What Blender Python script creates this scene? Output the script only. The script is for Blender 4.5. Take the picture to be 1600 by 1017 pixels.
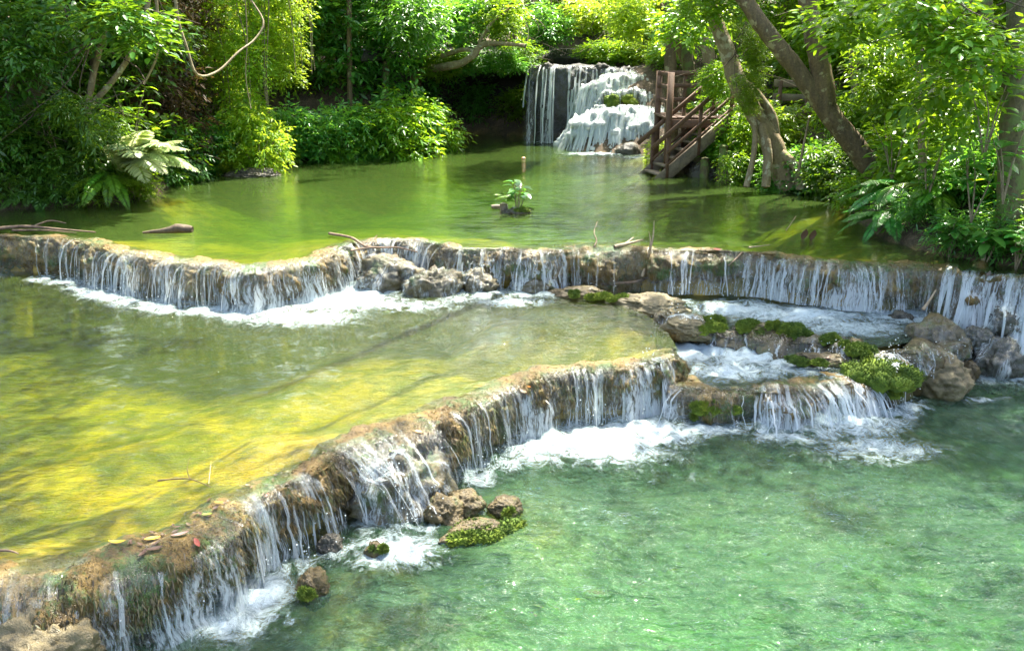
import bpy, bmesh, math
import numpy as np
from mathutils import Vector, Matrix
from mathutils.bvhtree import BVHTree
from mathutils.geometry import delaunay_2d_cdt

for o in list(bpy.data.objects): bpy.data.objects.remove(o)
SC = bpy.context.scene
COL = SC.collection

# ------------------------------------------------------------------ camera, sky, sun, exposure
F, CX, CY, PITCH, CAMZ = 1331.0, 800.0, 508.5, math.radians(17.8), 3.7
cam_d = bpy.data.cameras.new('camera'); cam = bpy.data.objects.new('camera', cam_d); COL.objects.link(cam)
cam.location = (0, 0, CAMZ); cam.rotation_euler = (math.radians(90) - PITCH, 0, 0)
cam_d.sensor_width = 36; cam_d.lens = F / 1600 * 36; cam_d.clip_start = 0.05; cam_d.clip_end = 400
SC.camera = cam
SUN_EL, SUN_AZ = math.radians(64), math.radians(30)      # ahead of the camera, a little to one side
SUNV = np.array([math.sin(SUN_AZ) * math.cos(SUN_EL), math.cos(SUN_AZ) * math.cos(SUN_EL), math.sin(SUN_EL)])
w = bpy.data.worlds.new('World'); SC.world = w; w.use_nodes = True
nt = w.node_tree; nt.nodes.clear()
sky = nt.nodes.new('ShaderNodeTexSky'); sky.sky_type = 'NISHITA'; sky.sun_disc = False
sky.sun_elevation = SUN_EL; sky.sun_rotation = SUN_AZ; sky.air_density = 1.0; sky.dust_density = 3.5; sky.ozone_density = 0.5
bg = nt.nodes.new('ShaderNodeBackground'); bg.inputs[1].default_value = 0.15
ow = nt.nodes.new('ShaderNodeOutputWorld'); nt.links.new(sky.outputs[0], bg.inputs[0]); nt.links.new(bg.outputs[0], ow.inputs[0])
sun_d = bpy.data.lights.new('sun', 'SUN'); sun_d.energy = 5.0; sun_d.angle = math.radians(0.53); sun_d.color = (1.0, 0.94, 0.82)
sun = bpy.data.objects.new('sun', sun_d); COL.objects.link(sun)
sun.rotation_euler = Vector(SUNV).to_track_quat('Z', 'Y').to_euler(); sun.location = (0, 10, 30)
SC.view_settings.view_transform = 'Standard'; SC.view_settings.look = 'None'
SC.view_settings.exposure = 2.38; SC.view_settings.gamma = 1.0; SC.view_settings.use_curve_mapping = False
SC.render.engine = 'CYCLES'
cy = SC.cycles
cy.max_bounces = 8; cy.diffuse_bounces = 4; cy.glossy_bounces = 3; cy.transmission_bounces = 6; cy.transparent_max_bounces = 24
cy.volume_bounces = 0; cy.sample_clamp_indirect = 6; cy.caustics_reflective = False; cy.caustics_refractive = False
cy.use_denoising = True
try: cy.denoiser = 'OPENIMAGEDENOISE'
except Exception: pass

ZU, ZM, ZS, ZC = 1.08, 0.55, 0.32, 0.47           # water levels: upper, middle, shelf, channel; lower pool 0
R = np.random.default_rng(7)

# ------------------------------------------------------------------ pixel of the 1600x1017 photograph <-> place
cp, sp = math.cos(PITCH), math.sin(PITCH)
def ray(px, py):
    u, v = (px - CX) / F, (CY - py) / F
    return np.array([u, cp + v * sp, -sp + v * cp])
def P(px, py, z):
    d = ray(px, py); t = (z - CAMZ) / d[2]
    return np.array([d[0] * t, d[1] * t, z])
def D(px, py, Y):
    d = ray(px, py); t = Y / d[1]
    return np.array([d[0] * t, Y, CAMZ + d[2] * t])
def PX(px, Y, z): return (px - CX) / F * (Y * cp + (CAMZ - z) * sp)
def project(p):
    p = np.asarray(p, float); x, y, z = p[..., 0], p[..., 1], p[..., 2] - CAMZ
    dep = y * cp - z * sp; up = y * sp + z * cp
    return np.stack([CX + F * x / dep, CY - F * up / dep], -1)

# ------------------------------------------------------------------ noise
_pr = np.random.default_rng(3).permutation(256); PERM = np.concatenate([_pr, _pr, _pr])
G3 = np.array([[1,1,0],[-1,1,0],[1,-1,0],[-1,-1,0],[1,0,1],[-1,0,1],[1,0,-1],[-1,0,-1],[0,1,1],[0,-1,1],[0,1,-1],[0,-1,-1],[1,1,0],[-1,1,0],[0,-1,1],[0,-1,-1]], float)
def perlin(p):
    p = np.asarray(p, float); i = np.floor(p).astype(int); f = p - i; i &= 255
    u = f * f * f * (f * (f * 6 - 15) + 10); out = 0
    for dx in (0, 1):
        for dy in (0, 1):
            for dz in (0, 1):
                h = PERM[PERM[PERM[(i[..., 0] + dx) & 255] + ((i[..., 1] + dy) & 255)] + ((i[..., 2] + dz) & 255)] & 15
                g = G3[h]
                dot = g[..., 0] * (f[..., 0] - dx) + g[..., 1] * (f[..., 1] - dy) + g[..., 2] * (f[..., 2] - dz)
                wt = (u[..., 0] if dx else 1 - u[..., 0]) * (u[..., 1] if dy else 1 - u[..., 1]) * (u[..., 2] if dz else 1 - u[..., 2])
                out = out + wt * dot
    return out
def fbm(p, s=1.0, n=3):
    p = np.asarray(p, float) * s; out = 0; a = 1.0
    for k in range(n):
        out = out + a * perlin(p + 17.3 * k); p = p * 2.03; a *= 0.5
    return out

# ------------------------------------------------------------------ mesh building
class MB:
    def __init__(s): s.v = []; s.f = []; s.n = 0; s.attr = {}
    def add(s, v, faces, **attr):
        v = np.asarray(v, float).reshape(-1, 3)
        if not isinstance(faces, list) or (faces and not isinstance(faces[0], np.ndarray)): faces = [np.asarray(faces, int)]
        s.v.append(v)
        for f in faces: s.f.append(f + s.n)
        for k in set(list(s.attr) + list(attr)):
            s.attr.setdefault(k, [])
            s.attr[k].append((s.n, np.broadcast_to(attr.get(k, 0.0), (len(v),)) if k not in ('flow',) else attr[k]))
        s.n += len(v)
    def verts(s): return np.concatenate(s.v) if s.v else np.zeros((0, 3))
    def mesh(s, name, mat=None, off=(0, 0, 0), smooth=True):
        V = s.verts() - np.asarray(off, float)
        me = bpy.data.meshes.new(name)
        me.vertices.add(len(V)); me.vertices.foreach_set('co', V.astype(np.float32).ravel())
        li = np.concatenate([f.ravel() for f in s.f]); tot = np.concatenate([np.full(len(f), f.shape[1]) for f in s.f])
        me.loops.add(len(li)); me.loops.foreach_set('vertex_index', li.astype(np.int32))
        me.polygons.add(len(tot)); st = np.concatenate([[0], np.cumsum(tot)[:-1]])
        me.polygons.foreach_set('loop_start', st.astype(np.int32)); me.polygons.foreach_set('loop_total', tot.astype(np.int32))
        if smooth: me.polygons.foreach_set('use_smooth', np.ones(len(tot), bool))
        for k, parts in s.attr.items():
            if k == 'flow':
                a = me.attributes.new(k, 'FLOAT_VECTOR', 'POINT'); A = np.zeros((len(V), 3), np.float32)
                for st0, x in parts: A[st0:st0 + len(x)] = x
                a.data.foreach_set('vector', A.ravel())
            else:
                a = me.attributes.new(k, 'FLOAT', 'POINT'); A = np.zeros(len(V), np.float32)
                for st0, x in parts: A[st0:st0 + len(x)] = x
                a.data.foreach_set('value', A)
        me.update(calc_edges=True)
        if mat: me.materials.append(mat)
        return me
    def build(s, name, mat, parent=None, smooth=True, origin='base'):
        """ONE mesh object; vertices are given in world space."""
        V = s.verts()
        if parent is not None: off = PLOC[parent.name]
        elif origin == 'base':
            lo, hi = V.min(0), V.max(0); off = np.array([(lo[0] + hi[0]) / 2, (lo[1] + hi[1]) / 2, lo[2]])
        else: off = np.zeros(3)
        o = bpy.data.objects.new(name, s.mesh(name, mat, off, smooth)); COL.objects.link(o)
        if parent is not None: o.parent = parent; PLOC[o.name] = off
        else: o.location = off; PLOC[o.name] = off
        return o
    def bvh(s): return BVHTree.FromPolygons([tuple(x) for x in s.verts()], [tuple(int(i) for i in q) for f in s.f for q in f])
PLOC = {}
def tag(o, label, cat, group=None):
    o['label'] = label; o['category'] = cat
    if group: o['group'] = group
    return o
def kind(o, k): o['kind'] = k; return o
def thing(name, label, cat, loc, group=None):
    o = bpy.data.objects.new(name, None); COL.objects.link(o); o.location = loc; o.empty_display_size = 0.2
    PLOC[o.name] = np.asarray(loc, float); return tag(o, label, cat, group)
def share(name, mesh, parent=None, loc=(0, 0, 0), rot=(0, 0, 0), scale=(1, 1, 1), mat=None):
    o = bpy.data.objects.new(name, mesh); COL.objects.link(o); o.location = loc; o.rotation_euler = rot; o.scale = scale
    if parent is not None: o.parent = parent
    if mat is not None: o.material_slots[0].link = 'OBJECT'; o.material_slots[0].material = mat
    return o

def grid_faces(n, m, wrap=False):
    i = np.arange(n - 1)[:, None]; j = np.arange(m if wrap else m - 1)[None, :]; j2 = (j + 1) % m
    return np.stack([i * m + j, (i + 1) * m + j, (i + 1) * m + j2, i * m + j2], -1).reshape(-1, 4)
def catmull(pts, step):
    pts = np.asarray(pts, float); P0 = np.vstack([2 * pts[0] - pts[1], pts, 2 * pts[-1] - pts[-2]]); out = []
    for i in range(1, len(P0) - 2):
        a, b, c, d = P0[i - 1:i + 3]; n = max(2, int(np.linalg.norm(c - b) / step)); t = np.linspace(0, 1, n, endpoint=False)[:, None]
        out.append(0.5 * ((2 * b) + (c - a) * t + (2 * a - 5 * b + 4 * c - d) * t ** 2 + (3 * b - a - 3 * c + d) * t ** 3))
    out.append(pts[-1:]); q = np.concatenate(out)
    L = np.concatenate([[0], np.cumsum(np.linalg.norm(np.diff(q, axis=0), axis=1))]); n = max(3, int(L[-1] / step) + 1)
    s = np.linspace(0, L[-1], n); return np.stack([np.interp(s, L, q[:, k]) for k in range(q.shape[1])], -1)
def tube(mb, pts, rad, n=8, rough=0.0, step=None, seed=0, cap=True):
    pts = np.asarray(pts, float); rad = np.asarray(rad, float) if np.ndim(rad) else np.full(len(pts), rad)
    if step:
        q = catmull(np.hstack([pts, rad[:, None]]), step); pts, rad = q[:, :3], np.maximum(q[:, 3], 1e-4)
    T = np.gradient(pts, axis=0); T /= np.linalg.norm(T, axis=1)[:, None] + 1e-9
    ref = np.array([0, 1.0, 0.01]) if abs(T[0][1]) < 0.9 else np.array([1.0, 0, 0])
    N = np.zeros_like(T); x = np.cross(T[0], ref); x /= np.linalg.norm(x)
    for i in range(len(T)):
        x = x - T[i] * x.dot(T[i]); x /= np.linalg.norm(x) + 1e-9; N[i] = x
    B = np.cross(T, N); a = np.linspace(0, 2 * math.pi, n, endpoint=False)
    ring = N[:, None] * np.cos(a)[None, :, None] + B[:, None] * np.sin(a)[None, :, None]
    r = np.repeat(rad[:, None], n, 1)
    if rough:
        q = pts[:, None] + ring * rad[:, None, None]
        r = r * (1 + rough * fbm(q + seed * 3.1, 1.0 / max(rad.max() * 1.6, 0.02), 3))
    V = pts[:, None] + ring * r[..., None]
    fs = [grid_faces(len(pts), n, True)]
    V = V.reshape(-1, 3)
    if cap:
        V = np.vstack([V, pts[-1] + T[-1] * rad[-1] * 0.4]); k = (len(pts) - 1) * n
        fs.append(np.array([[k + i, k + (i + 1) % n, len(V) - 1] for i in range(n)]))
    mb.add(V, fs)
def box(mb, a, b, wd, ht, up=(0, 0, 1)):
    """a bevel-less timber from a to b with section wd x ht, edges slightly eased"""
    a, b = np.asarray(a, float), np.asarray(b, float); t = b - a; L = np.linalg.norm(t); t /= L
    s = np.cross(t, up); s /= np.linalg.norm(s); u = np.cross(s, t); e = min(wd, ht) * 0.12
    sec = [(-wd/2+e, -ht/2), (wd/2-e, -ht/2), (wd/2, -ht/2+e), (wd/2, ht/2-e), (wd/2-e, ht/2), (-wd/2+e, ht/2), (-wd/2, ht/2-e), (-wd/2, -ht/2+e)]
    V = np.array([p + s * x + u * y for p in (a, b) for x, y in sec])
    fs = [np.array([[i, (i+1) % 8, 8 + (i+1) % 8, 8 + i] for i in range(8)]), np.array([[7-i for i in range(8)], [8+i for i in range(8)]])]
    mb.add(V, fs)
_ico = {}
def ico(sub):
    if sub not in _ico:
        bm = bmesh.new(); bmesh.ops.create_icosphere(bm, subdivisions=sub, radius=1)
        _ico[sub] = (np.array([v.co[:] for v in bm.verts]), np.array([[v.index for v in f.verts] for f in bm.faces])); bm.free()
    return _ico[sub]
def rock(mb, c, r, amp=0.25, freq=1.2, sub=5, seed=0, rz=0.0, flat=0.0, tilt=(0, 0)):
    v, f = ico(sub); v = v.copy()
    n = fbm(v * freq + seed * 5.7, 1.0, 4); n2 = np.abs(fbm(v * freq * 2.3 + seed * 9.1, 1.0, 3))
    v = v * (1 + amp * n - amp * 0.5 * n2 + amp * 0.32 * fbm(v * freq * 5 + seed, 1.0, 3) + amp * 0.22 * fbm(v * freq * 14 + seed, 1.0, 2))[:, None]
    if flat: v[:, 2] = np.where(v[:, 2] > 1 - flat, 1 - flat + (v[:, 2] - 1 + flat) * 0.25, v[:, 2])
    v = v * np.asarray(r); ca, sa = math.cos(rz), math.sin(rz)
    v = np.stack([v[:, 0] * ca - v[:, 1] * sa, v[:, 0] * sa + v[:, 1] * ca, v[:, 2] + v[:, 0] * tilt[0] + v[:, 1] * tilt[1]], -1) + np.asarray(c)
    mb.add(v, f); return v

# ------------------------------------------------------------------ materials
def newmat(name):
    m = bpy.data.materials.new(name); m.use_nodes = True; t = m.node_tree; t.nodes.clear()
    out = t.nodes.new('ShaderNodeOutputMaterial'); return m, t, out
def N(t, typ, ins=None, **kw):
    n = t.nodes.new(typ)
    for k, v in kw.items(): setattr(n, k, v)
    for k, v in (ins or {}).items():
        if hasattr(v, 'is_output') or isinstance(v, bpy.types.NodeSocket): t.links.new(v, n.inputs[k])
        else: n.inputs[k].default_value = v
    return n
def ramp(t, fac, stops):
    n = t.nodes.new('ShaderNodeValToRGB'); t.links.new(fac, n.inputs[0]); e = n.color_ramp.elements
    while len(e) < len(stops): e.new(0.5)
    for el, (p, c) in zip(e, stops):
        el.position = p; el.color = (*c, 1) if len(c) == 3 else c
    return n.outputs[0]
def mixc(t, f, a, b, mode='MIX'):
    n = t.nodes.new('ShaderNodeMix'); n.data_type = 'RGBA'; n.blend_type = mode
    for s, v in ((n.inputs[0], f), (n.inputs[6], a), (n.inputs[7], b)):
        if isinstance(v, bpy.types.NodeSocket): t.links.new(v, s)
        else: s.default_value = v if not isinstance(v, tuple) else ((*v, 1) if len(v) == 3 else v)
    return n.outputs[2]
def math_(t, op, a, b=None, clamp=False):
    n = t.nodes.new('ShaderNodeMath'); n.operation = op; n.use_clamp = clamp
    for s, v in ((n.inputs[0], a), (n.inputs[1], b)):
        if v is None: continue
        if isinstance(v, bpy.types.NodeSocket): t.links.new(v, s)
        else: s.default_value = v
    return n.outputs[0]
def noise(t, co, scale, detail=4, rough=0.55, dist=0.0):
    return N(t, 'ShaderNodeTexNoise', {'Vector': co, 'Scale': scale, 'Detail': detail, 'Roughness': rough, 'Distortion': dist}).outputs[0]
def objco(t, sc=None):
    c = N(t, 'ShaderNodeTexCoord').outputs['Object']
    if sc: c = N(t, 'ShaderNodeMapping', {'Vector': c, 'Scale': sc}).outputs[0]
    return c
def mat_rock(name, stops, moss=None, moss_lo=0.55, rough=(0.35, 0.75), bump=0.6, streak=False):
    m, t, out = newmat(name); co = objco(t); cs = objco(t, (7, 7, 1.6)) if streak else co
    n1 = noise(t, co, 1.7, 5); n2 = noise(t, cs, 9 if not streak else 2.2, 6, 0.65); n3 = noise(t, co, 38, 4, 0.7)
    f = math_(t, 'ADD', math_(t, 'MULTIPLY', n1, 0.5), math_(t, 'ADD', math_(t, 'MULTIPLY', n2, 0.35), math_(t, 'MULTIPLY', n3, 0.22)))
    c = ramp(t, f, [(0.34 + 0.36 * i / (len(stops) - 1), s) for i, s in enumerate(stops)])
    if moss:
        mf = ramp(t, math_(t, 'ADD', math_(t, 'MULTIPLY', noise(t, co, 3.1, 5, 0.6), 0.7), math_(t, 'MULTIPLY', n3, 0.3)), [(moss_lo, (0, 0, 0)), (moss_lo + 0.09, (1, 1, 1))])
        c = mixc(t, mf, c, moss)
    rg = ramp(t, n2, [(0.35, (rough[0],) * 3), (0.65, (rough[1],) * 3)])
    h = math_(t, 'ADD', math_(t, 'MULTIPLY', n2, 0.6), math_(t, 'ADD', math_(t, 'MULTIPLY', n3, 0.5), math_(t, 'MULTIPLY', noise(t, co, 110, 3, 0.6), 0.15)))
    b = N(t, 'ShaderNodeBump', {'Height': h, 'Strength': bump, 'Distance': 0.05})
    p = N(t, 'ShaderNodeBsdfPrincipled', {'Base Color': c, 'Roughness': rg, 'Normal': b.outputs[0]})
    t.links.new(p.outputs[0], out.inputs[0]); return m
def mat_leaf(name, c1, c2, trans, tmix=0.4, rough=0.38, spec=0.5):
    m, t, out = newmat(name)
    a = N(t, 'ShaderNodeAttribute', attribute_name='rnd').outputs['Fac']
    oi = N(t, 'ShaderNodeObjectInfo').outputs['Random']
    c = mixc(t, a, c1, c2)
    hs = N(t, 'ShaderNodeHueSaturation', {'Hue': math_(t, 'ADD', 0.475, math_(t, 'MULTIPLY', oi, 0.05)), 'Value': math_(t, 'ADD', 0.75, math_(t, 'MULTIPLY', oi, 0.5)), 'Color': c}).outputs[0]
    tc = mixc(t, a, tuple(x * 0.7 for x in trans), trans)
    p = N(t, 'ShaderNodeBsdfPrincipled', {'Base Color': hs, 'Roughness': rough, 'Specular IOR Level': spec})
    tr = N(t, 'ShaderNodeBsdfTranslucent', {'Color': tc})
    mx = N(t, 'ShaderNodeMixShader', {0: tmix, 1: p.outputs[0], 2: tr.outputs[0]})
    t.links.new(mx.outputs[0], out.inputs[0]); return m
def mat_simple(name, c1, c2, scale=8, rough=0.6, bump=0.3, stretch=None, dist=0.02):
    m, t, out = newmat(name); co = objco(t, stretch)
    n = noise(t, co, scale, 6, 0.65); n2 = noise(t, co, scale * 5, 4, 0.6)
    c = ramp(t, math_(t, 'ADD', math_(t, 'MULTIPLY', n, 0.7), math_(t, 'MULTIPLY', n2, 0.3)), [(0.36, c1), (0.64, c2)])
    b = N(t, 'ShaderNodeBump', {'Height': math_(t, 'ADD', n, math_(t, 'MULTIPLY', n2, 0.5)), 'Strength': bump, 'Distance': dist})
    p = N(t, 'ShaderNodeBsdfPrincipled', {'Base Color': c, 'Roughness': rough, 'Normal': b.outputs[0]})
    t.links.new(p.outputs[0], out.inputs[0]); return m
def mat_bark(name, c1, c2, lichen=(0.42, 0.40, 0.30), lo=0.58):
    m, t, out = newmat(name); co = objco(t); cv = objco(t, (6, 6, 1.2))
    n = noise(t, cv, 2.0, 6, 0.65); n2 = noise(t, co, 28, 5, 0.65); l = noise(t, co, 5.5, 5, 0.6)
    c = ramp(t, math_(t, 'ADD', math_(t, 'MULTIPLY', n, 0.55), math_(t, 'MULTIPLY', n2, 0.45)), [(0.35, c1), (0.62, c2)])
    c = mixc(t, ramp(t, l, [(lo, (0, 0, 0)), (lo + 0.06, (1, 1, 1))]), c, lichen)
    b = N(t, 'ShaderNodeBump', {'Height': math_(t, 'ADD', n, math_(t, 'MULTIPLY', n2, 0.6)), 'Strength': 0.8, 'Distance': 0.03})
    p = N(t, 'ShaderNodeBsdfPrincipled', {'Base Color': c, 'Roughness': 0.8, 'Normal': b.outputs[0]})
    t.links.new(p.outputs[0], out.inputs[0]); return m
def mat_water(name, milk, milk_f, absorb, dens, wave_a, wave_b, bump, rough=0.03, dist=0.05):
    """clear sheet over a coloured bed: Fresnel mirror, straight transmission, a little milk, foam where it churns"""
    m, t, out = newmat(name); co = N(t, 'ShaderNodeTexCoord').outputs['Object']
    ca = N(t, 'ShaderNodeMapping', {'Vector': co, 'Scale': wave_a}).outputs[0]; cb = N(t, 'ShaderNodeMapping', {'Vector': co, 'Scale': wave_b}).outputs[0]
    n1 = noise(t, ca, 1.0, 3, 0.5, 0.8); n2 = noise(t, cb, 1.0, 3, 0.6, 1.2)
    foam_a = N(t, 'ShaderNodeAttribute', attribute_name='foam').outputs['Fac']
    ch = N(t, 'ShaderNodeAttribute', attribute_name='churn').outputs['Fac']
    # foam: web of froth, denser where the attribute is high
    cw = N(t, 'ShaderNodeMapping', {'Vector': co, 'Scale': (1, 1, 1)}).outputs[0]
    wn = N(t, 'ShaderNodeTexNoise', {'Vector': cw, 'Scale': 2.4, 'Detail': 3.0}).outputs[1]
    wv = N(t, 'ShaderNodeVectorMath', {0: cw, 1: N(t, 'ShaderNodeVectorMath', {0: wn, 'Scale': 0.5}, operation='SCALE').outputs[0]}, operation='ADD').outputs[0]
    fn = noise(t, wv, 6.0, 9, 0.78, 1.8); fr = noise(t, wv, 34, 6, 0.75, 1.0)
    rdg = math_(t, 'SUBTRACT', 1.0, math_(t, 'MULTIPLY', math_(t, 'ABSOLUTE', math_(t, 'SUBTRACT', noise(t, wv, 5.0, 5, 0.65, 0.8), 0.5)), 5.0), True)
    fv = math_(t, 'ADD', math_(t, 'ADD', math_(t, 'MULTIPLY', fn, 0.48), math_(t, 'MULTIPLY', fr, 0.34)), math_(t, 'MULTIPLY', rdg, 0.17))
    x = math_(t, 'ADD', math_(t, 'MULTIPLY', math_(t, 'SUBTRACT', fv, 0.50), 2.6), math_(t, 'SUBTRACT', math_(t, 'MULTIPLY', foam_a, 1.0), 0.63))
    ff = math_(t, 'MULTIPLY', x, 1.5, True)
    hgt = math_(t, 'ADD', math_(t, 'ADD', n1, math_(t, 'MULTIPLY', n2, 0.55)), math_(t, 'MULTIPLY', math_(t, 'MULTIPLY', noise(t, wv, 9, 5, 0.65), ch), 2.0))
    b = N(t, 'ShaderNodeBump', {'Height': hgt, 'Strength': bump, 'Distance': dist})
    fz = N(t, 'ShaderNodeFresnel', {'IOR': 1.36, 'Normal': b.outputs[0]})
    tr = N(t, 'ShaderNodeBsdfTransparent', {'Color': (0.95, 0.99, 0.95, 1)})
    df = N(t, 'ShaderNodeBsdfDiffuse', {'Color': (*milk, 1), 'Normal': b.outputs[0]})
    body = N(t, 'ShaderNodeMixShader', {0: milk_f, 1: tr.outputs[0], 2: df.outputs[0]})
    gl = N(t, 'ShaderNodeBsdfGlossy', {'Color': (1, 1, 1, 1), 'Roughness': rough, 'Normal': b.outputs[0]})
    wtr = N(t, 'ShaderNodeMixShader', {0: fz.outputs[0], 1: body.outputs[0], 2: gl.outputs[0]})
    fb = N(t, 'ShaderNodeBump', {'Height': fv, 'Strength': 1.0, 'Distance': 0.10})
    fd = N(t, 'ShaderNodeBsdfPrincipled', {'Base Color': (0.50, 0.60, 0.62, 1), 'Roughness': 0.4, 'Normal': fb.outputs[0]})
    mx = N(t, 'ShaderNodeMixShader', {0: ff, 1: wtr.outputs[0], 2: fd.outputs[0]})
    t.links.new(mx.outputs[0], out.inputs[0])
    va = N(t, 'ShaderNodeVolumeAbsorption', {'Color': (*absorb, 1), 'Density': dens})
    t.links.new(va.outputs[0], out.inputs['Volume']); return m
def mat_fall(name, lo=0.40, hi=0.62, white=(0.68, 0.73, 0.73), amount=0.55):
    """falling water: glassy with white aerated threads running down it"""
    m, t, out = newmat(name)
    fl = N(t, 'ShaderNodeAttribute', attribute_name='flow').outputs['Vector']
    c1 = N(t, 'ShaderNodeMapping', {'Vector': fl, 'Scale': (40, 6.0, 1)}).outputs[0]; c2 = N(t, 'ShaderNodeMapping', {'Vector': fl, 'Scale': (110, 26, 1)}).outputs[0]
    n1 = noise(t, c1, 1.0, 4, 0.6, 0.4); n2 = noise(t, c2, 1.0, 4, 0.65, 0.5)
    sv = N(t, 'ShaderNodeSeparateXYZ', {0: fl}).outputs[2]
    f = math_(t, 'ADD', math_(t, 'ADD', math_(t, 'MULTIPLY', n1, 0.6), math_(t, 'MULTIPLY', n2, 0.4)), math_(t, 'MULTIPLY', sv, 0.16))
    wf = ramp(t, f, [(lo, (0, 0, 0)), (hi, (1, 1, 1))])
    b = N(t, 'ShaderNodeBump', {'Height': f, 'Strength': 0.8, 'Distance': 0.03})
    tr = N(t, 'ShaderNodeBsdfTransparent', {'Color': (0.96, 0.98, 0.97, 1)})
    gl = N(t, 'ShaderNodeBsdfGlossy', {'Color': (1, 1, 1, 1), 'Roughness': 0.1, 'Normal': b.outputs[0]})
    clear = N(t, 'ShaderNodeMixShader', {0: 0.025, 1: tr.outputs[0], 2: gl.outputs[0]})
    d = N(t, 'ShaderNodeBsdfPrincipled', {'Base Color': (*white, 1), 'Roughness': 0.25, 'Normal': b.outputs[0]})
    tl = N(t, 'ShaderNodeBsdfTranslucent', {'Color': (*white, 1)})
    wh = N(t, 'ShaderNodeMixShader', {0: 0.45, 1: d.outputs[0], 2: tl.outputs[0]})
    lipf = ramp(t, sv, [(0.06, (0.05,) * 3), (0.5, (1, 1, 1))])
    mx = N(t, 'ShaderNodeMixShader', {0: math_(t, 'MULTIPLY', math_(t, 'MULTIPLY', wf, lipf), amount), 1: clear.outputs[0], 2: wh.outputs[0]})
    t.links.new(mx.outputs[0], out.inputs[0]); return m

M = {}
M['tufa'] = mat_rock('tufa', [(0.016, 0.010, 0.002), (0.068, 0.040, 0.006), (0.145, 0.090, 0.015), (0.24, 0.165, 0.05)], (0.035, 0.07, 0.008), 0.50, (0.2, 0.6), 0.9, True)
M['tufa_pale'] = mat_rock('tufa_pale', [(0.03, 0.023, 0.010), (0.085, 0.066, 0.026), (0.15, 0.12, 0.055), (0.23, 0.19, 0.10)], (0.07, 0.09, 0.016), 0.58, (0.25, 0.65), 0.8)
M['boulder'] = mat_rock('boulder', [(0.012, 0.009, 0.003), (0.042, 0.029, 0.007), (0.09, 0.063, 0.017), (0.15, 0.11, 0.036)], (0.04, 0.065, 0.008), 0.52, (0.25, 0.6), 0.8)
M['wet_rock'] = mat_rock('wet_rock', [(0.02, 0.018, 0.014), (0.05, 0.045, 0.03), (0.10, 0.085, 0.05)], (0.04, 0.06, 0.012), 0.6, (0.15, 0.5), 0.8)
M['cave_rock_shaded'] = mat_rock('cave_rock_shaded', [(0.006, 0.006, 0.005), (0.016, 0.015, 0.011), (0.04, 0.035, 0.024)], (0.03, 0.05, 0.015), 0.6, (0.4, 0.8), 0.9)  # near-black: the cave's shade is put into the rock colour
M['moss'] = mat_rock('moss', [(0.016, 0.035, 0.003), (0.065, 0.12, 0.006), (0.15, 0.21, 0.010), (0.27, 0.30, 0.015)], None, 0.5, (0.8, 0.95), 1.0)
M['bed'] = mat_rock('bed', [(0.09, 0.085, 0.02), (0.27, 0.22, 0.04), (0.50, 0.38, 0.075), (0.60, 0.48, 0.12)], None, 0.5, (0.7, 0.9), 0.5)
M['soil'] = mat_rock('soil', [(0.02, 0.014, 0.008), (0.05, 0.035, 0.02), (0.11, 0.075, 0.04), (0.20, 0.13, 0.07)], (0.03, 0.05, 0.01), 0.55, (0.8, 0.95), 0.9)
# ================================================================== THE STREAM: terraces, pools, beds
def pp(lst, z): return np.array([P(x, y, z) for x, y in lst])
UP_PX = [(-420,362),(-200,365),(0,369),(80,371),(140,374),(172,384),(230,396),(300,406),(370,412),(430,411),(480,403),(515,392),(540,381),(562,375),(600,373),(650,374),(680,379),(704,386),(760,388),(830,389),(900,388),(1000,388),(1080,391),(1160,394),(1230,400),(1300,407),(1380,412),(1450,414),(1500,420),(1560,426),(1620,431),(1750,440),(1900,452)]
LO_PX = [(-420,975),(-250,935),(-100,905),(0,893),(60,882),(130,868),(200,852),(270,832),(330,803),(380,780),(430,757),(480,730),(520,705),(560,686),(610,668),(650,655),(690,638),(730,618),(780,600),(830,585),(870,575),(930,570),(990,567),(1030,559),(1054,542)]
SH_PX = [(1054,590),(1066,600),(1120,604),(1180,606),(1240,603),(1290,597),(1335,586),(1370,566)]
up_c, lo_c, sh_c = catmull(pp(UP_PX, ZU), 0.03), catmull(pp(LO_PX, ZM), 0.022), catmull(pp(SH_PX, ZS), 0.025)

def wobble(path, amp, fr, seed):
    T = np.gradient(path[:, :2], axis=0); T /= np.linalg.norm(T, axis=1)[:, None]; q = path.copy()
    q[:, :2] += np.stack([T[:, 1], -T[:, 0]], -1) * (amp * fbm(path * np.array([1, 1, 0]) + seed, fr, 3))[:, None]; return q
up_c, lo_c, sh_c = wobble(up_c, 0.13, 1.1, 4), wobble(lo_c, 0.11, 1.3, 6), wobble(sh_c, 0.10, 1.6, 8)
def normals2(path):
    T = np.gradient(path[:, :2], axis=0); k = np.ones(15) / 15
    T = np.stack([np.convolve(np.pad(T[:, i], 7, 'edge'), k, 'valid') for i in (0, 1)], -1); T /= np.linalg.norm(T, axis=1)[:, None]
    return np.stack([T[:, 1], -T[:, 0]], -1)            # outward = downstream (towards the camera)
def smooth1(n, s, seed, amp=1.0):
    t = np.arange(n)[:, None] * np.array([[s, 0, 0]]) + np.array([[seed * 7.7, seed * 3.3, 0.5]]); return amp * fbm(t, 1.0, 3)
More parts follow.
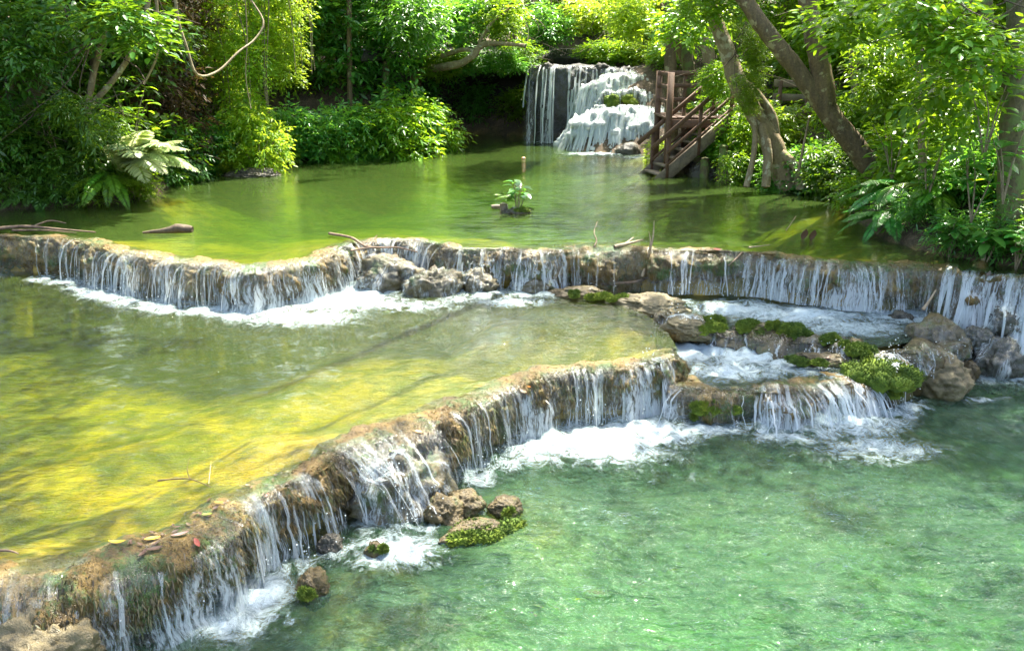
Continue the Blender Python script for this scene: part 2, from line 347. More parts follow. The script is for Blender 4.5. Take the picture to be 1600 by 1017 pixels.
def ledge(path, drop, w=0.12, b=0.10, u=0.25, back=0.8, seed=1, m=64, lumpy=0.05, tail=0.35, slope=0.0, lfreq=2.4):
    """a travertine terrace edge: shallow lip, rolled shoulder, bulging curtain, undercut foot"""
    n = len(path); nr = normals2(path); dl = np.linalg.norm(path[1] - path[0])
    drop = np.broadcast_to(drop, (n,)); w = np.broadcast_to(w, (n,)) * np.clip(1 + smooth1(n, dl * 0.9, seed, 1.1), 0.3, 2); b = np.broadcast_to(b, (n,)) * (1 + smooth1(n, dl * 1.4, seed + 1, 1.0))
    u = np.broadcast_to(u, (n,)) * np.clip(1 + smooth1(n, dl * 1.1, seed + 2, 2.4), 0.05, 2.2)
    H = drop; z0 = np.zeros(n)
    slope = np.broadcast_to(slope, (n,)); S = [z0 - back, z0 - back * 0.5, z0 - 0.2, z0, w * 0.6, w, w + b * 0.8 + slope * 0.2 * H, w + b * 1.1 + slope * 0.45 * H, w + b * 0.8 + slope * 0.7 * H, w - u * 0.4 + slope * 0.85 * H, w - u + slope * H, w - u + slope * H]
    Z = [z0 - 0.45, z0 - 0.16, z0 - 0.035, z0 + 0.0, z0 - 0.012, z0 - 0.05, -0.05 - 0.16 * H, -0.05 - 0.38 * H, -0.05 - 0.58 * H, -0.05 - 0.75 * H, -0.04 - H, -H - tail]
    cps = np.stack([np.stack(S, -1), np.stack(Z, -1)], -1)                      # n, 12, 2
    tt = np.linspace(0, 11, m); i = np.clip(tt.astype(int), 0, 10); f = (tt - i)[None, :, None]
    A = np.concatenate([2 * cps[:, :1] - cps[:, 1:2], cps, 2 * cps[:, -1:] - cps[:, -2:-1]], 1)
    a_, b_, c_, d_ = A[:, i], A[:, i + 1], A[:, i + 2], A[:, i + 3]
    pr = 0.5 * (2 * b_ + (c_ - a_) * f + (2 * a_ - 5 * b_ + 4 * c_ - d_) * f ** 2 + (3 * b_ - a_ - 3 * c_ + d_) * f ** 3)
    V = np.empty((n, m, 3)); V[..., :2] = path[:, None, :2] + nr[:, None] * pr[..., :1]; V[..., 2] = path[:, None, 2] + pr[..., 1]
    # relief: lumps, hanging curtains (long in z), grit
    dv = np.gradient(V, axis=0); dw = np.gradient(V, axis=1); nn = np.cross(dv, dw); nn /= np.linalg.norm(nn, axis=2)[..., None] + 1e-9
    if nn[n // 2, 3, 2] < 0: nn = -nn
    face = np.clip((tt - 3.5) / 2, 0, 1)[None, :]
    rel = lumpy * 1.7 * fbm(V + seed, lfreq, 3) + 0.05 * face * fbm(V * np.array([1, 1, 0.3]) + seed, 8.0, 3) + 0.03 * fbm(V + seed, 14.0, 3) + 0.02 * (0.4 + face) * fbm(V + 2 * seed, 34.0, 2)
    rel = rel * np.where(tt < 4.5, 0.55, 1.0)[None, :]
    V = V + nn * rel[..., None]
    mb = MB(); mb.add(V.reshape(-1, 3), grid_faces(n, m)); mb.path, mb.nr, mb.w, mb.b, mb.drop, mb.slope = path, nr, w, b, drop, slope
    return mb

upx = project(up_c)[:, 0]; lpx = project(lo_c)[:, 0]
up_slope = np.interp(upx, [-400, 1470, 1520, 1900], [0, 0, 0.22, 0.22])
up_drop = np.interp(upx, [-400, 1440, 1500, 1900], [ZU - ZM, ZU - ZM, ZU, ZU])
UPL = ledge(up_c, up_drop, w=np.interp(upx, [0, 150, 250, 560, 620, 700], [0.10, 0.10, 0.16, 0.12, 0.05, 0.10]), b=0.09, u=np.interp(upx, [600, 900, 1050, 1400], [0.10, 0.08, 0.3, 0.3]), seed=2, slope=up_slope, lumpy=np.interp(upx, [-400, 1470, 1530, 1900], [0.05, 0.05, 0.26, 0.26])[:, None])
LOL = ledge(lo_c, ZM, w=np.interp(lpx, [0, 300, 600, 720, 800, 1000], [0.24, 0.24, 0.20, 0.16, 0.10, 0.08]), b=np.interp(lpx, [0, 500, 800], [0.13, 0.13, 0.07]), u=np.interp(lpx, [0, 420, 520, 620, 700, 800, 1050], [0.34, 0.40, 0.15, 0.1, 0.30, 0.22, 0.15]), seed=5, lumpy=0.06, back=0.6)
RD_PX = [(1030,494),(1075,503),(1120,514),(1180,521),(1240,528),(1300,538),(1360,549),(1420,548),(1475,532)]
rd_c = wobble(catmull(pp(RD_PX, ZC + 0.025), 0.025), 0.12, 1.7, 12)
RDL = ledge(rd_c, np.interp(np.linspace(0, 1, len(rd_c)), [0, 0.8, 1], [ZC - ZS, ZC - ZS, ZC]), w=0.10, b=0.05, u=0.02, seed=14, lumpy=0.16, back=0.35, slope=0.25)
SHL = ledge(sh_c, ZS, w=0.08, b=0.10, u=0.14, seed=9, lumpy=0.10, back=0.5)
upper_ledge = tag(UPL.build('rock_ledge', M['tufa']), 'long brown travertine ledge holding back the green upper pool', 'rock ledge')
lower_ledge = tag(LOL.build('rock_ledge', M['tufa']), 'olive travertine ledge curving diagonally around the yellow-green middle pool', 'rock ledge')
shelf_ledge = tag(SHL.build('rock_ledge', M['tufa']), 'low mossy rock shelf below the foaming side channel', 'rock ledge')
ridge_ledge = tag(RDL.build('rock_ledge', M['boulder']), 'low lumpy rock ridge dividing the side channel from the shelf', 'rock ledge')
BV_RD = RDL.bvh()
BV_UP, BV_LO, BV_SH = UPL.bvh(), LOL.bvh(), SHL.bvh()
def hit(px, py, *trees):
    """where the sight line through a pixel first meets one of the built surfaces"""
    o = Vector((0, 0, CAMZ)); d = Vector(ray(px, py)).normalized(); best = None
    for t in trees:
        r = t.ray_cast(o, d)
        if r[0] is not None and (best is None or r[3] < best[2]): best = (np.array(r[0]), np.array(r[1] if r[1].dot(d) < 0 else -r[1]), r[3])
    return best

# ---------------------------------------------------------------- region polygons (plan)
def segdist(p, poly, closed):
    q = np.vstack([poly, poly[:1]]) if closed else poly; best = np.full(len(p), 1e9)
    for a, b in zip(q[:-1], q[1:]):
        d = b - a; t = np.clip(((p - a) @ d) / (d @ d + 1e-12), 0, 1)[:, None]; best = np.minimum(best, np.linalg.norm(p - a - t * d, axis=1))
    return best
def inside(p, poly):
    c = np.zeros(len(p), bool); x, y = p[:, 0], p[:, 1]; q = np.vstack([poly, poly[:1]])
    for (x1, y1), (x2, y2) in zip(q[:-1], q[1:]):
        if y1 == y2: continue
        k = ((y1 > y) != (y2 > y)) & (x < (x2 - x1) * (y - y1) / (y2 - y1) + x1); c ^= k
    return c
BANK_L = pp([(-420,350),(-300,347),(-150,336),(0,328),(100,322),(200,314),(250,300),(285,272),(330,262),(380,262),(440,256),(480,248),(560,243),(640,240),(672,232)], ZU)[:, :2]
BANK_B = np.array([D(660, 212, 28.8)[:2], D(760, 211, 29.0)[:2], D(850, 212, 28.4)[:2], D(885, 222, 26.6)[:2]])
BANK_R = pp([(900,236),(960,240),(1035,243),(1050,262),(1130,279),(1200,287),(1280,292),(1320,310),(1340,340),(1380,372),(1450,392),(1520,405),(1600,418),(1750,430),(1900,440)], ZU)[:, :2]
up2, lo2, sh2 = up_c[::8, :2], lo_c[::8, :2], sh_c[::6, :2]
U_bank = np.vstack([BANK_L, BANK_B, BANK_R])
U_POLY = np.vstack([up_c[::8, :2] - normals2(up_c)[::8] * 0.0, U_bank[::-1]])
# middle pool: lower ledge, then the low ridge of rock, then the upper ledge
RIDGE = pp([(1054,542),(1045,520),(1010,490),(960,470),(900,462),(862,452)], ZM)[:, :2]
upn = up_c[np.argmin(np.abs(upx - 860))][:2]
k = upx < 860
WEST = np.array([[-11.0, up_c[0, 1] - 0.5], [-11.0, 3.0]])
M_POLY = np.vstack([lo2, RIDGE, up_c[k][::-8, :2], WEST])
C_TOP = up_c[(upx >= 860) & (upx < 1480)][::8, :2]
C_LOW = pp([(1480,520),(1430,532),(1350,545),(1280,535),(1200,522),(1120,512),(1060,500)], ZC)[:, :2]
C_POLY = np.vstack([C_TOP, C_LOW, RIDGE[2:]])
S_POLY = np.vstack([sh2, pp([(1420,560),(1350,545),(1280,535),(1200,522),(1120,512),(1060,505),(1054,542)], ZS)[:, :2]])
BASIN = np.vstack([up_c[::8, :2], np.array([[9.5, 6.0], [9.5, -3.0], [-12, -3.0], [-12, up_c[0, 1]]])])

SANDBAR = np.array([P(130, 660, ZM)[:2], P(330, 600, ZM)[:2], P(500, 525, ZM)[:2], P(620, 500, ZM)[:2]])
def ground_z(p, full=False):
    p = np.asarray(p, float).reshape(-1, 2); n3 = np.column_stack([p, np.zeros(len(p))])
    inU, inB, inM, inC, inS = (inside(p, q) for q in (U_POLY, BASIN, M_POLY, C_POLY, S_POLY))
    du, dl, ds = segdist(p, up2, False), segdist(p, lo2, False), segdist(p, sh2, False); db = segdist(p, U_bank, False)
    nz = fbm(n3, 0.55, 4); nf = fbm(n3 + 9, 2.2, 3)
    bar = 0.75 * np.exp(-(segdist(p, SANDBAR, False) / 1.15) ** 2)
    zU = ZU - np.clip(np.minimum(0.10 + 0.17 * du, 0.05 + 0.5 * db) + 0.12 * nz, 0.03, 1.2)
    zM = ZM - np.clip(np.minimum(np.minimum(0.12 + 0.55 * np.maximum(dl - 0.3, 0), 1.0), 0.22 + 0.5 * segdist(p, RIDGE, False)) - 0.5 * bar + 0.12 * nz + 0.03 * nf, 0.06, 1.1)
    zC = ZC - 0.22 - 0.08 * nz; zS = ZS - 0.14 - 0.06 * nz
    dll = np.minimum(dl, ds); zL = -np.clip(0.22 + 0.26 * dll + 0.28 * nz, 0.12, 1.3)
    # banks
    d_basin = segdist(p, BASIN, True); d = np.where(p[:, 1] < 9.9, np.minimum(d_basin, db), db)
    south = (p[:, 1] < 9.5)
    base = np.where(south, 0.1 + 1.2 * np.clip((p[:, 1] - 4) / 6, 0, 1), ZU)
    back = np.clip((p[:, 1] - 22) / 6, 0, 1)
    bank = base + 0.06 + 0.55 * np.minimum(d, 1.6) + 0.28 * np.clip(d - 1.6, 0, 14) + back * 0.9 * np.clip(d, 0, 1.8) + (0.18 * nz + 0.10 * nf) * np.clip(d, 0, 1)
    z = np.where(inU, zU, np.where(inB, np.where(inM, zM, np.where(inC, zC, np.where(inS, zS, zL))), bank))
    if full:
        return z, np.where(inU, np.clip(1 - db / 0.35, 0, 1), (~inB).astype(float)), (inB & ~inM & ~inC & ~inS).astype(float) * np.clip((dll - 0.35 + 0.5 * nz) / 1.3, 0, 1)
    return z
xs = np.concatenate([np.arange(-26, -12, 0.4), np.arange(-12, 12, 0.11), np.arange(12, 26.1, 0.4)]); ys = np.concatenate([np.arange(-3, 3, 0.3), np.arange(3, 24, 0.11), np.arange(24, 46, 0.3)])
gx, gy = np.meshgrid(xs, ys, indexing='ij'); gp = np.column_stack([gx.ravel(), gy.ravel()])
gz, gb, gl_ = ground_z(gp, True)
mb = MB(); mb.add(np.column_stack([gp, gz]), grid_faces(len(xs), len(ys)), bank=gb, low=gl_)
# one skin: sand and algae under water, leaf mould on the banks
m, t, out = newmat('ground'); co = objco(t)
n1, n2, n3 = noise(t, co, 0.9, 5, 0.6, 0.6), noise(t, co, 5, 6, 0.65), noise(t, co, 30, 4, 0.7)
f = math_(t, 'ADD', math_(t, 'MULTIPLY', n1, 0.55), math_(t, 'ADD', math_(t, 'MULTIPLY', n2, 0.3), math_(t, 'MULTIPLY', n3, 0.15)))
sand = ramp(t, f, [(0.36, (0.06, 0.07, 0.012)), (0.47, (0.17, 0.13, 0.022)), (0.55, (0.36, 0.23, 0.03)), (0.66, (0.50, 0.32, 0.045))])
deep = ramp(t, f, [(0.36, (0.04, 0.085, 0.02)), (0.48, (0.09, 0.14, 0.035)), (0.58, (0.17, 0.20, 0.05)), (0.68, (0.28, 0.27, 0.08))])
soil = ramp(t, math_(t, 'ADD', math_(t, 'MULTIPLY', n2, 0.5), math_(t, 'MULTIPLY', n3, 0.5)), [(0.35, (0.018, 0.013, 0.007)), (0.5, (0.06, 0.04, 0.02)), (0.6, (0.12, 0.08, 0.045)), (0.7, (0.22, 0.16, 0.10))])
c = mixc(t, N(t, 'ShaderNodeAttribute', attribute_name='low').outputs['Fac'], sand, deep)
c = mixc(t, N(t, 'ShaderNodeAttribute', attribute_name='bank').outputs['Fac'], c, soil)
b = N(t, 'ShaderNodeBump', {'Height': math_(t, 'ADD', n2, math_(t, 'MULTIPLY', n3, 0.6)), 'Strength': 0.6, 'Distance': 0.06})
pb = N(t, 'ShaderNodeBsdfPrincipled', {'Base Color': c, 'Roughness': 0.85, 'Normal': b.outputs[0]}); t.links.new(pb.outputs[0], out.inputs[0])
M['ground'] = m
kind(mb.build('ground', m, origin=None), 'structure')
# shaggy fringe of hanging moss and algae on the ledges
def mat_fringe():
    m, t, out = newmat('fringe'); a = N(t, 'ShaderNodeAttribute', attribute_name='rnd').outputs['Fac']
    c = ramp(t, a, [(0.0, (0.018, 0.013, 0.004)), (0.35, (0.05, 0.035, 0.009)), (0.58, (0.10, 0.072, 0.02)), (0.75, (0.04, 0.065, 0.009)), (1.0, (0.15, 0.115, 0.045))])
    p = N(t, 'ShaderNodeBsdfPrincipled', {'Base Color': c, 'Roughness': 0.35}); t.links.new(p.outputs[0], out.inputs[0]); return m
M['fringe'] = mat_fringe()
def fringe(led, parent, n, seed, ln=0.05):
    rng = np.random.default_rng(seed); G = led.verts().reshape(len(led.path), -1, 3); m_ = G.shape[1]
    j = np.clip(rng.normal(0.52, 0.12, n) * m_, m_ * 0.24, m_ * 0.72).astype(int); i = rng.integers(1, len(G) - 1, n)
    p = G[i, j] + rng.normal(0, 0.006, (n, 3)); o = np.column_stack([led.nr[i], np.zeros(n)]); top = (j < m_ * 0.42)[:, None]
    d = np.where(top, o * 0.8 + rng.normal(0, 0.5, (n, 3)) + [0, 0, 0.15], o * 0.35 + rng.normal(0, 0.28, (n, 3)) + [0, 0, -1.0]); d /= np.linalg.norm(d, axis=1)[:, None]
    s = np.cross(d, o + rng.normal(0, 0.4, (n, 3))); s /= np.linalg.norm(s, axis=1)[:, None] + 1e-9
    L = (ln * rng.uniform(0.3, 1.3, n) * np.where(top[:, 0], 0.5, 1.0))[:, None]; wd = L * 0.055 + 0.001
    V = np.stack([p - s * wd, p + s * wd, p + d * L * 0.6 + s * wd * 0.7 + o * 0.004, p + d * L + o * 0.002, p + d * L * 0.6 - s * wd * 0.7 + o * 0.004], 1)
    k_ = np.clip(fbm(p, 3.5, 2) * 0.6 + 0.5 + rng.normal(0, 0.16, n), 0, 1)
    q = MB(); q.add(V.reshape(-1, 3), np.arange(5 * n).reshape(-1, 5), rnd=np.repeat(k_, 5)); return kind(q.build('moss_fringe', M['fringe'], parent, smooth=False), 'stuff')
fringe(UPL, upper_ledge, 26000, 31, 0.05); fringe(LOL, lower_ledge, 44000, 32, 0.05); fringe(SHL, shelf_ledge, 5000, 33, 0.04); fringe(RDL, ridge_ledge, 5000, 34, 0.035)

# ---------------------------------------------------------------- loose rocks in the stream (boulder > moss)
ROCK_BV = []
def tufts(mb, pts, nrm, n, ln=0.03, rng=R):
    """short moss blades standing on a surface"""
    i = rng.integers(0, len(pts), n); p, q = pts[i], nrm[i] + rng.normal(0, 0.45, (n, 3)); q /= np.linalg.norm(q, axis=1)[:, None]
    s = np.cross(q, rng.normal(0, 1, (n, 3))); s /= np.linalg.norm(s, axis=1)[:, None] + 1e-9; l = (ln * rng.uniform(0.5, 1.3, n))[:, None]
    V = np.stack([p - s * l * 0.22, p + s * l * 0.22, p + q * l], 1).reshape(-1, 3); mb.add(V, np.arange(3 * n).reshape(-1, 3))
def moss_on(parent, c, r, seed, rz=0.0, lumps=5):
    r = (r[0] * 1.25, r[1] * 1.25, r[2] * 1.1); mb = MB(); rg = np.random.default_rng(seed)
    for k in range(lumps * 2):
        a = rg.uniform(0, 6.28); q = rg.uniform(0.05, 1.0) ** 0.6 * 0.95; dx, dy = math.cos(a) * q * r[0], math.sin(a) * q * r[1]
        sml = 0.62; cc = np.array([c[0] + dx * math.cos(rz) - dy * math.sin(rz), c[1] + dx * math.sin(rz) + dy * math.cos(rz), c[2] - 0.25 * r[2] - 0.5 * q * q * r[2] + rg.uniform(-0.15, 0.15) * r[2]]); s = rg.uniform(0.26, 0.44)
        v = rock(mb, cc, (r[0] * s, r[1] * s, r[2] * rg.uniform(0.5, 0.8)), 0.35, 1.6, 3, seed + k * 3, rz)
        nr = v - cc; nr /= np.linalg.norm(nr, axis=1)[:, None]; kk = nr[:, 2] > -0.2
        tufts(mb, v[kk], nr[kk], int(500 + 2500 * s * r[0]), 0.028, rg)
    return mb.build('moss', M['moss'], parent)
def boulder(label, c, r, mat='boulder', seed=0, moss=(), rz=0.0, amp=0.28, sub=5, group=None, name='boulder', **kw):
    mb = MB(); rock(mb, c, r, amp, 1.15, sub, seed, rz, **kw); ROCK_BV.append(mb.bvh())
    o = tag(mb.build(name, M[mat]), label, 'rock', group)
    for i, (mc, mr, n) in enumerate(moss): moss_on(o, mc, mr, seed * 11 + i, rz, n)
    return o
def A(px, py, z, dz=0.0): q = P(px, py, z); q[2] += dz; return q
boulder('tan wet boulder at the frame corner under the rim', A(70, 1012, 0.20), (0.36, 0.26, 0.26), 'tufa_pale', 3, sub=5)
mound = boulder('rounded rock mound with white water sheeting over it', A(612, 770, 0.06), (0.50, 0.46, 0.42), 'boulder', 8, rz=0.3, amp=0.34)
boulder('olive knobby rock beside the white mound', A(693, 805, 0.02), (0.17, 0.15, 0.17), 'boulder', 12)
boulder('tan knob of rock between mound and mossy slab', A(728, 787, 0.06), (0.15, 0.14, 0.12), 'boulder', 15)
boulder('flat slab with bright green moss in the lower pool', A(742, 832, 0.0), (0.27, 0.13, 0.10), 'boulder', 18, [(A(742, 824, 0.06), (0.25, 0.10, 0.06), 6)], rz=0.35)
boulder('small rock with a green moss tip beyond the mossy slab', A(790, 793, 0.02), (0.15, 0.12, 0.10), 'boulder', 21, [(A(803, 797, 0.07), (0.06, 0.06, 0.04), 2)])
boulder('lone rock with one moss pad among foam streaks', A(490, 918, 0.0), (0.11, 0.16, 0.14), 'boulder', 24, [(A(484, 928, 0.07), (0.07, 0.07, 0.05), 2)], rz=0.5)
boulder('tiny mossy stone ringed by white foam', A(588, 862, 0.02), (0.08, 0.07, 0.08), 'boulder', 27, [(A(590, 858, 0.08), (0.06, 0.05, 0.035), 2)])
boulder('dark wet stone under the rim beside thin falling strands', A(516, 852, 0.02), (0.10, 0.09, 0.11), 'wet_rock', 30)
boulder('little black stone in foam below the diagonal ledge', A(228, 1002, 0.0), (0.07, 0.06, 0.05), 'wet_rock', 31)
# ridge between middle pool and side channel, built as low rock hummocks
boulder('pale root-covered hummock at the end of the middle pool', A(1015, 478, ZM - 0.02), (0.48, 0.32, 0.15), 'tufa_pale', 33, rz=-0.4)
boulder('flat wet rock with moss tufts beside the low cascade', A(905, 462, ZM - 0.02), (0.42, 0.22, 0.13), 'boulder', 36, [(A(897, 458, ZM + 0.08), (0.09, 0.07, 0.05), 2), (A(950, 462, ZM + 0.08), (0.22, 0.09, 0.06), 5)])
boulder('pale ridge rock carrying green moss pads by white water', A(1075, 512, ZM - 0.04), (0.32, 0.24, 0.16), 'tufa_pale', 39, [(A(1118, 510, ZM + 0.04), (0.16, 0.10, 0.08), 4)], rz=-0.3)
boulder('dark rock ridge with a string of moss cushions', A(1205, 520, ZC - 0.02), (0.42, 0.16, 0.12), 'boulder', 42, [(A(1178, 512, ZC + 0.05), (0.13, 0.10, 0.08), 3), (A(1232, 516, ZC + 0.07), (0.18, 0.12, 0.10), 4)], rz=-0.12)
boulder('low wet stone with moss between two rushing channels', A(1305, 540, ZC - 0.06), (0.22, 0.14, 0.10), 'wet_rock', 45, [(A(1300, 534, ZC + 0.0), (0.16, 0.08, 0.05), 3)])
boulder('long mossy slab between the shelf and the side channel', A(1290, 566, ZS + 0.02), (0.36, 0.14, 0.10), 'boulder', 48, [(A(1270, 562, ZS + 0.10), (0.18, 0.09, 0.05), 3)], rz=-0.35)
boulder('rock carrying the largest bright green moss cushion', A(1378, 598, ZS - 0.14), (0.34, 0.26, 0.30), 'boulder', 51, [(A(1380, 572, ZS + 0.12), (0.28, 0.20, 0.15), 7), (A(1385, 606, ZS - 0.12), (0.16, 0.10, 0.08), 3)])
boulder('big tan boulder beside the largest moss cushion', A(1462, 590, 0.16), (0.38, 0.34, 0.30), 'tufa_pale', 54, rz=-0.3)
boulder('smooth wet brown boulder below the heavy side fall', A(1462, 532, 0.40), (0.38, 0.34, 0.30), 'boulder', 57, rz=0.2)
boulder('small dark stone at the foot of the ledge in foam', A(1407, 498, ZC - 0.01), (0.15, 0.13, 0.11), 'wet_rock', 60)
boulder('two-lobed brown stone beside the big tan boulder', A(1511, 584, 0.05), (0.13, 0.12, 0.16), 'boulder', 63)
boulder('black stone in the churning foam below the shelf', A(1382, 636, 0.0), (0.10, 0.08, 0.07), 'wet_rock', 66)
boulder('wet grey stone half drowned in shelf foam', A(1352, 628, 0.02), (0.11, 0.10, 0.10), 'wet_rock', 69)
boulder('water-splashed knob on the rock shelf front', A(1215, 640, 0.05), (0.22, 0.18, 0.22), 'boulder', 72)
boulder('wet dome of rock with white water running over it', A(672, 454, ZM + 0.02), (0.40, 0.26, 0.34), 'boulder', 75, amp=0.36)
boulder('splashed round stone in the low cascade', A(745, 452, ZM), (0.32, 0.24, 0.28), 'boulder', 78, amp=0.36)
boulder('broken stone under white water at the pool head', A(832, 450, ZM), (0.34, 0.22, 0.20), 'boulder', 81)
boulder('notch step rock under the sliding water sheet', A(612, 438, ZM + 0.08), (0.52, 0.34, 0.34), 'boulder', 84, amp=0.34)
boulder('wet rock knob in the middle of the heavy fall', A(1572, 505, 0.55), (0.20, 0.18, 0.18), 'wet_rock', 95)
boulder('wet rock knob low in the heavy fall', A(1528, 530, 0.35), (0.18, 0.18, 0.16), 'wet_rock', 96)
boulder('dark wet crag behind the heavy fall', A(1560, 570, 0.1), (0.30, 0.26, 0.36), 'wet_rock', 90, amp=0.3)
boulder('dark stone block under the outermost white fall', A(1660, 570, 0.1), (0.35, 0.26, 0.36), 'wet_rock', 91, amp=0.3)

# ---------------------------------------------------------------- falling water
def on_rocks(p, trees, lift=0.012):
    z = p[2]
    for t in trees:
        r = t.ray_cast(Vector((p[0], p[1], p[2] + 0.6)), Vector((0, 0, -1)), 1.2)
        if r[0] is not None and r[0][2] + lift > z: z = r[0][2] + lift
    return np.array([p[0], p[1], z])
FALLS = {}
def sheet(led, dens, parent, mat, j0=0.24, j1=0.93, lift=0.03):
    """thin flow clinging to a stepped ledge, parallel to its face"""
    n = len(led.path); G = led.verts().reshape(n, -1, 3); m_ = G.shape[1]; nn = np.cross(np.gradient(G, axis=0), np.gradient(G, axis=1)); nn /= np.linalg.norm(nn, axis=2)[..., None] + 1e-9
    if nn[n // 2, 3, 2] < 0: nn = -nn
    k_ = np.ones(5) / 5; sl = slice(int(m_ * j0), int(m_ * j1)); V = (G + nn * lift)[:, sl]; k = V.shape[1]; s_ = np.linspace(0.15, 1, k)[None]; dl = np.linalg.norm(led.path[1] - led.path[0])
    FL = np.empty(V.shape); FL[..., 0] = (np.arange(n) * dl)[:, None]; FL[..., 1] = s_ * led.drop[:, None] * (1 + led.slope[:, None]); FL[..., 2] = s_ * np.broadcast_to(dens, (n,))[:, None]
    mb = MB(); mb.add(V.reshape(-1, 3), grid_faces(n, k), flow=FL.reshape(-1, 3)); return mb.build('water_film', mat, parent)
M['film'] = mat_fall('water_film', 0.53, 0.67, amount=0.82)
def film(led, dens, rng, throw, hug, parent, mat):
    path, nr = led.path, led.nr; dl = np.linalg.norm(path[1] - path[0]); idx = np.arange(0, len(path), 2); k = 15; s = np.linspace(0, 1, k); n = len(path)
    gust = smooth1(n, dl * 2.2, int(throw * 1000) % 83 + n % 31, 0.9) + smooth1(n, dl * 8.0, n % 47, 0.5); V = np.empty((len(idx), k, 3)); FL = np.empty((len(idx), k, 3)); thn = smooth1(n, dl * 6, n % 53, 1.0)
    trees = HUG if hug else []
    for a, i in enumerate(idx):
        w_, b_, H = led.w[i], led.b[i], led.drop[i]; th = throw * np.clip(0.55 + 0.8 * thn[i], 0.1, 1.5); f = np.clip((s - 0.25) / 0.75, 0, 1)
        so = np.where(s < 0.25, s / 0.25 * (w_ + 0.03), w_ + 0.03 + (b_ * 0.95 + th) * np.sqrt(f)); zo = np.where(s < 0.25, 0.014 - 0.05 * (s / 0.25) ** 2, -0.036 - (H + 0.0) * f ** 1.25); so = so + led.slope[i] * np.clip(-zo, 0, 9) * 0.95
        V[a, :, 0] = path[i][0] + nr[i][0] * so; V[a, :, 1] = path[i][1] + nr[i][1] * so; V[a, :, 2] = path[i][2] + zo
        if hug: V[a] = [on_rocks(q, trees) for q in V[a]]
        FL[a, :, 0] = i * dl + 0.04 * fbm(np.column_stack([np.full(k, i * dl * 2), s * 3, np.zeros(k)]), 1.0, 2); FL[a, :, 1] = s * H; FL[a, :, 2] = s * np.clip(dens[i], 0, 2.0) * np.clip(0.55 + 0.75 * gust[i], 0.0, 1.3)
    mb = MB(); mb.add(V.reshape(-1, 3), grid_faces(len(idx), k), flow=FL.reshape(-1, 3)); return mb.build('water_film', mat, parent)
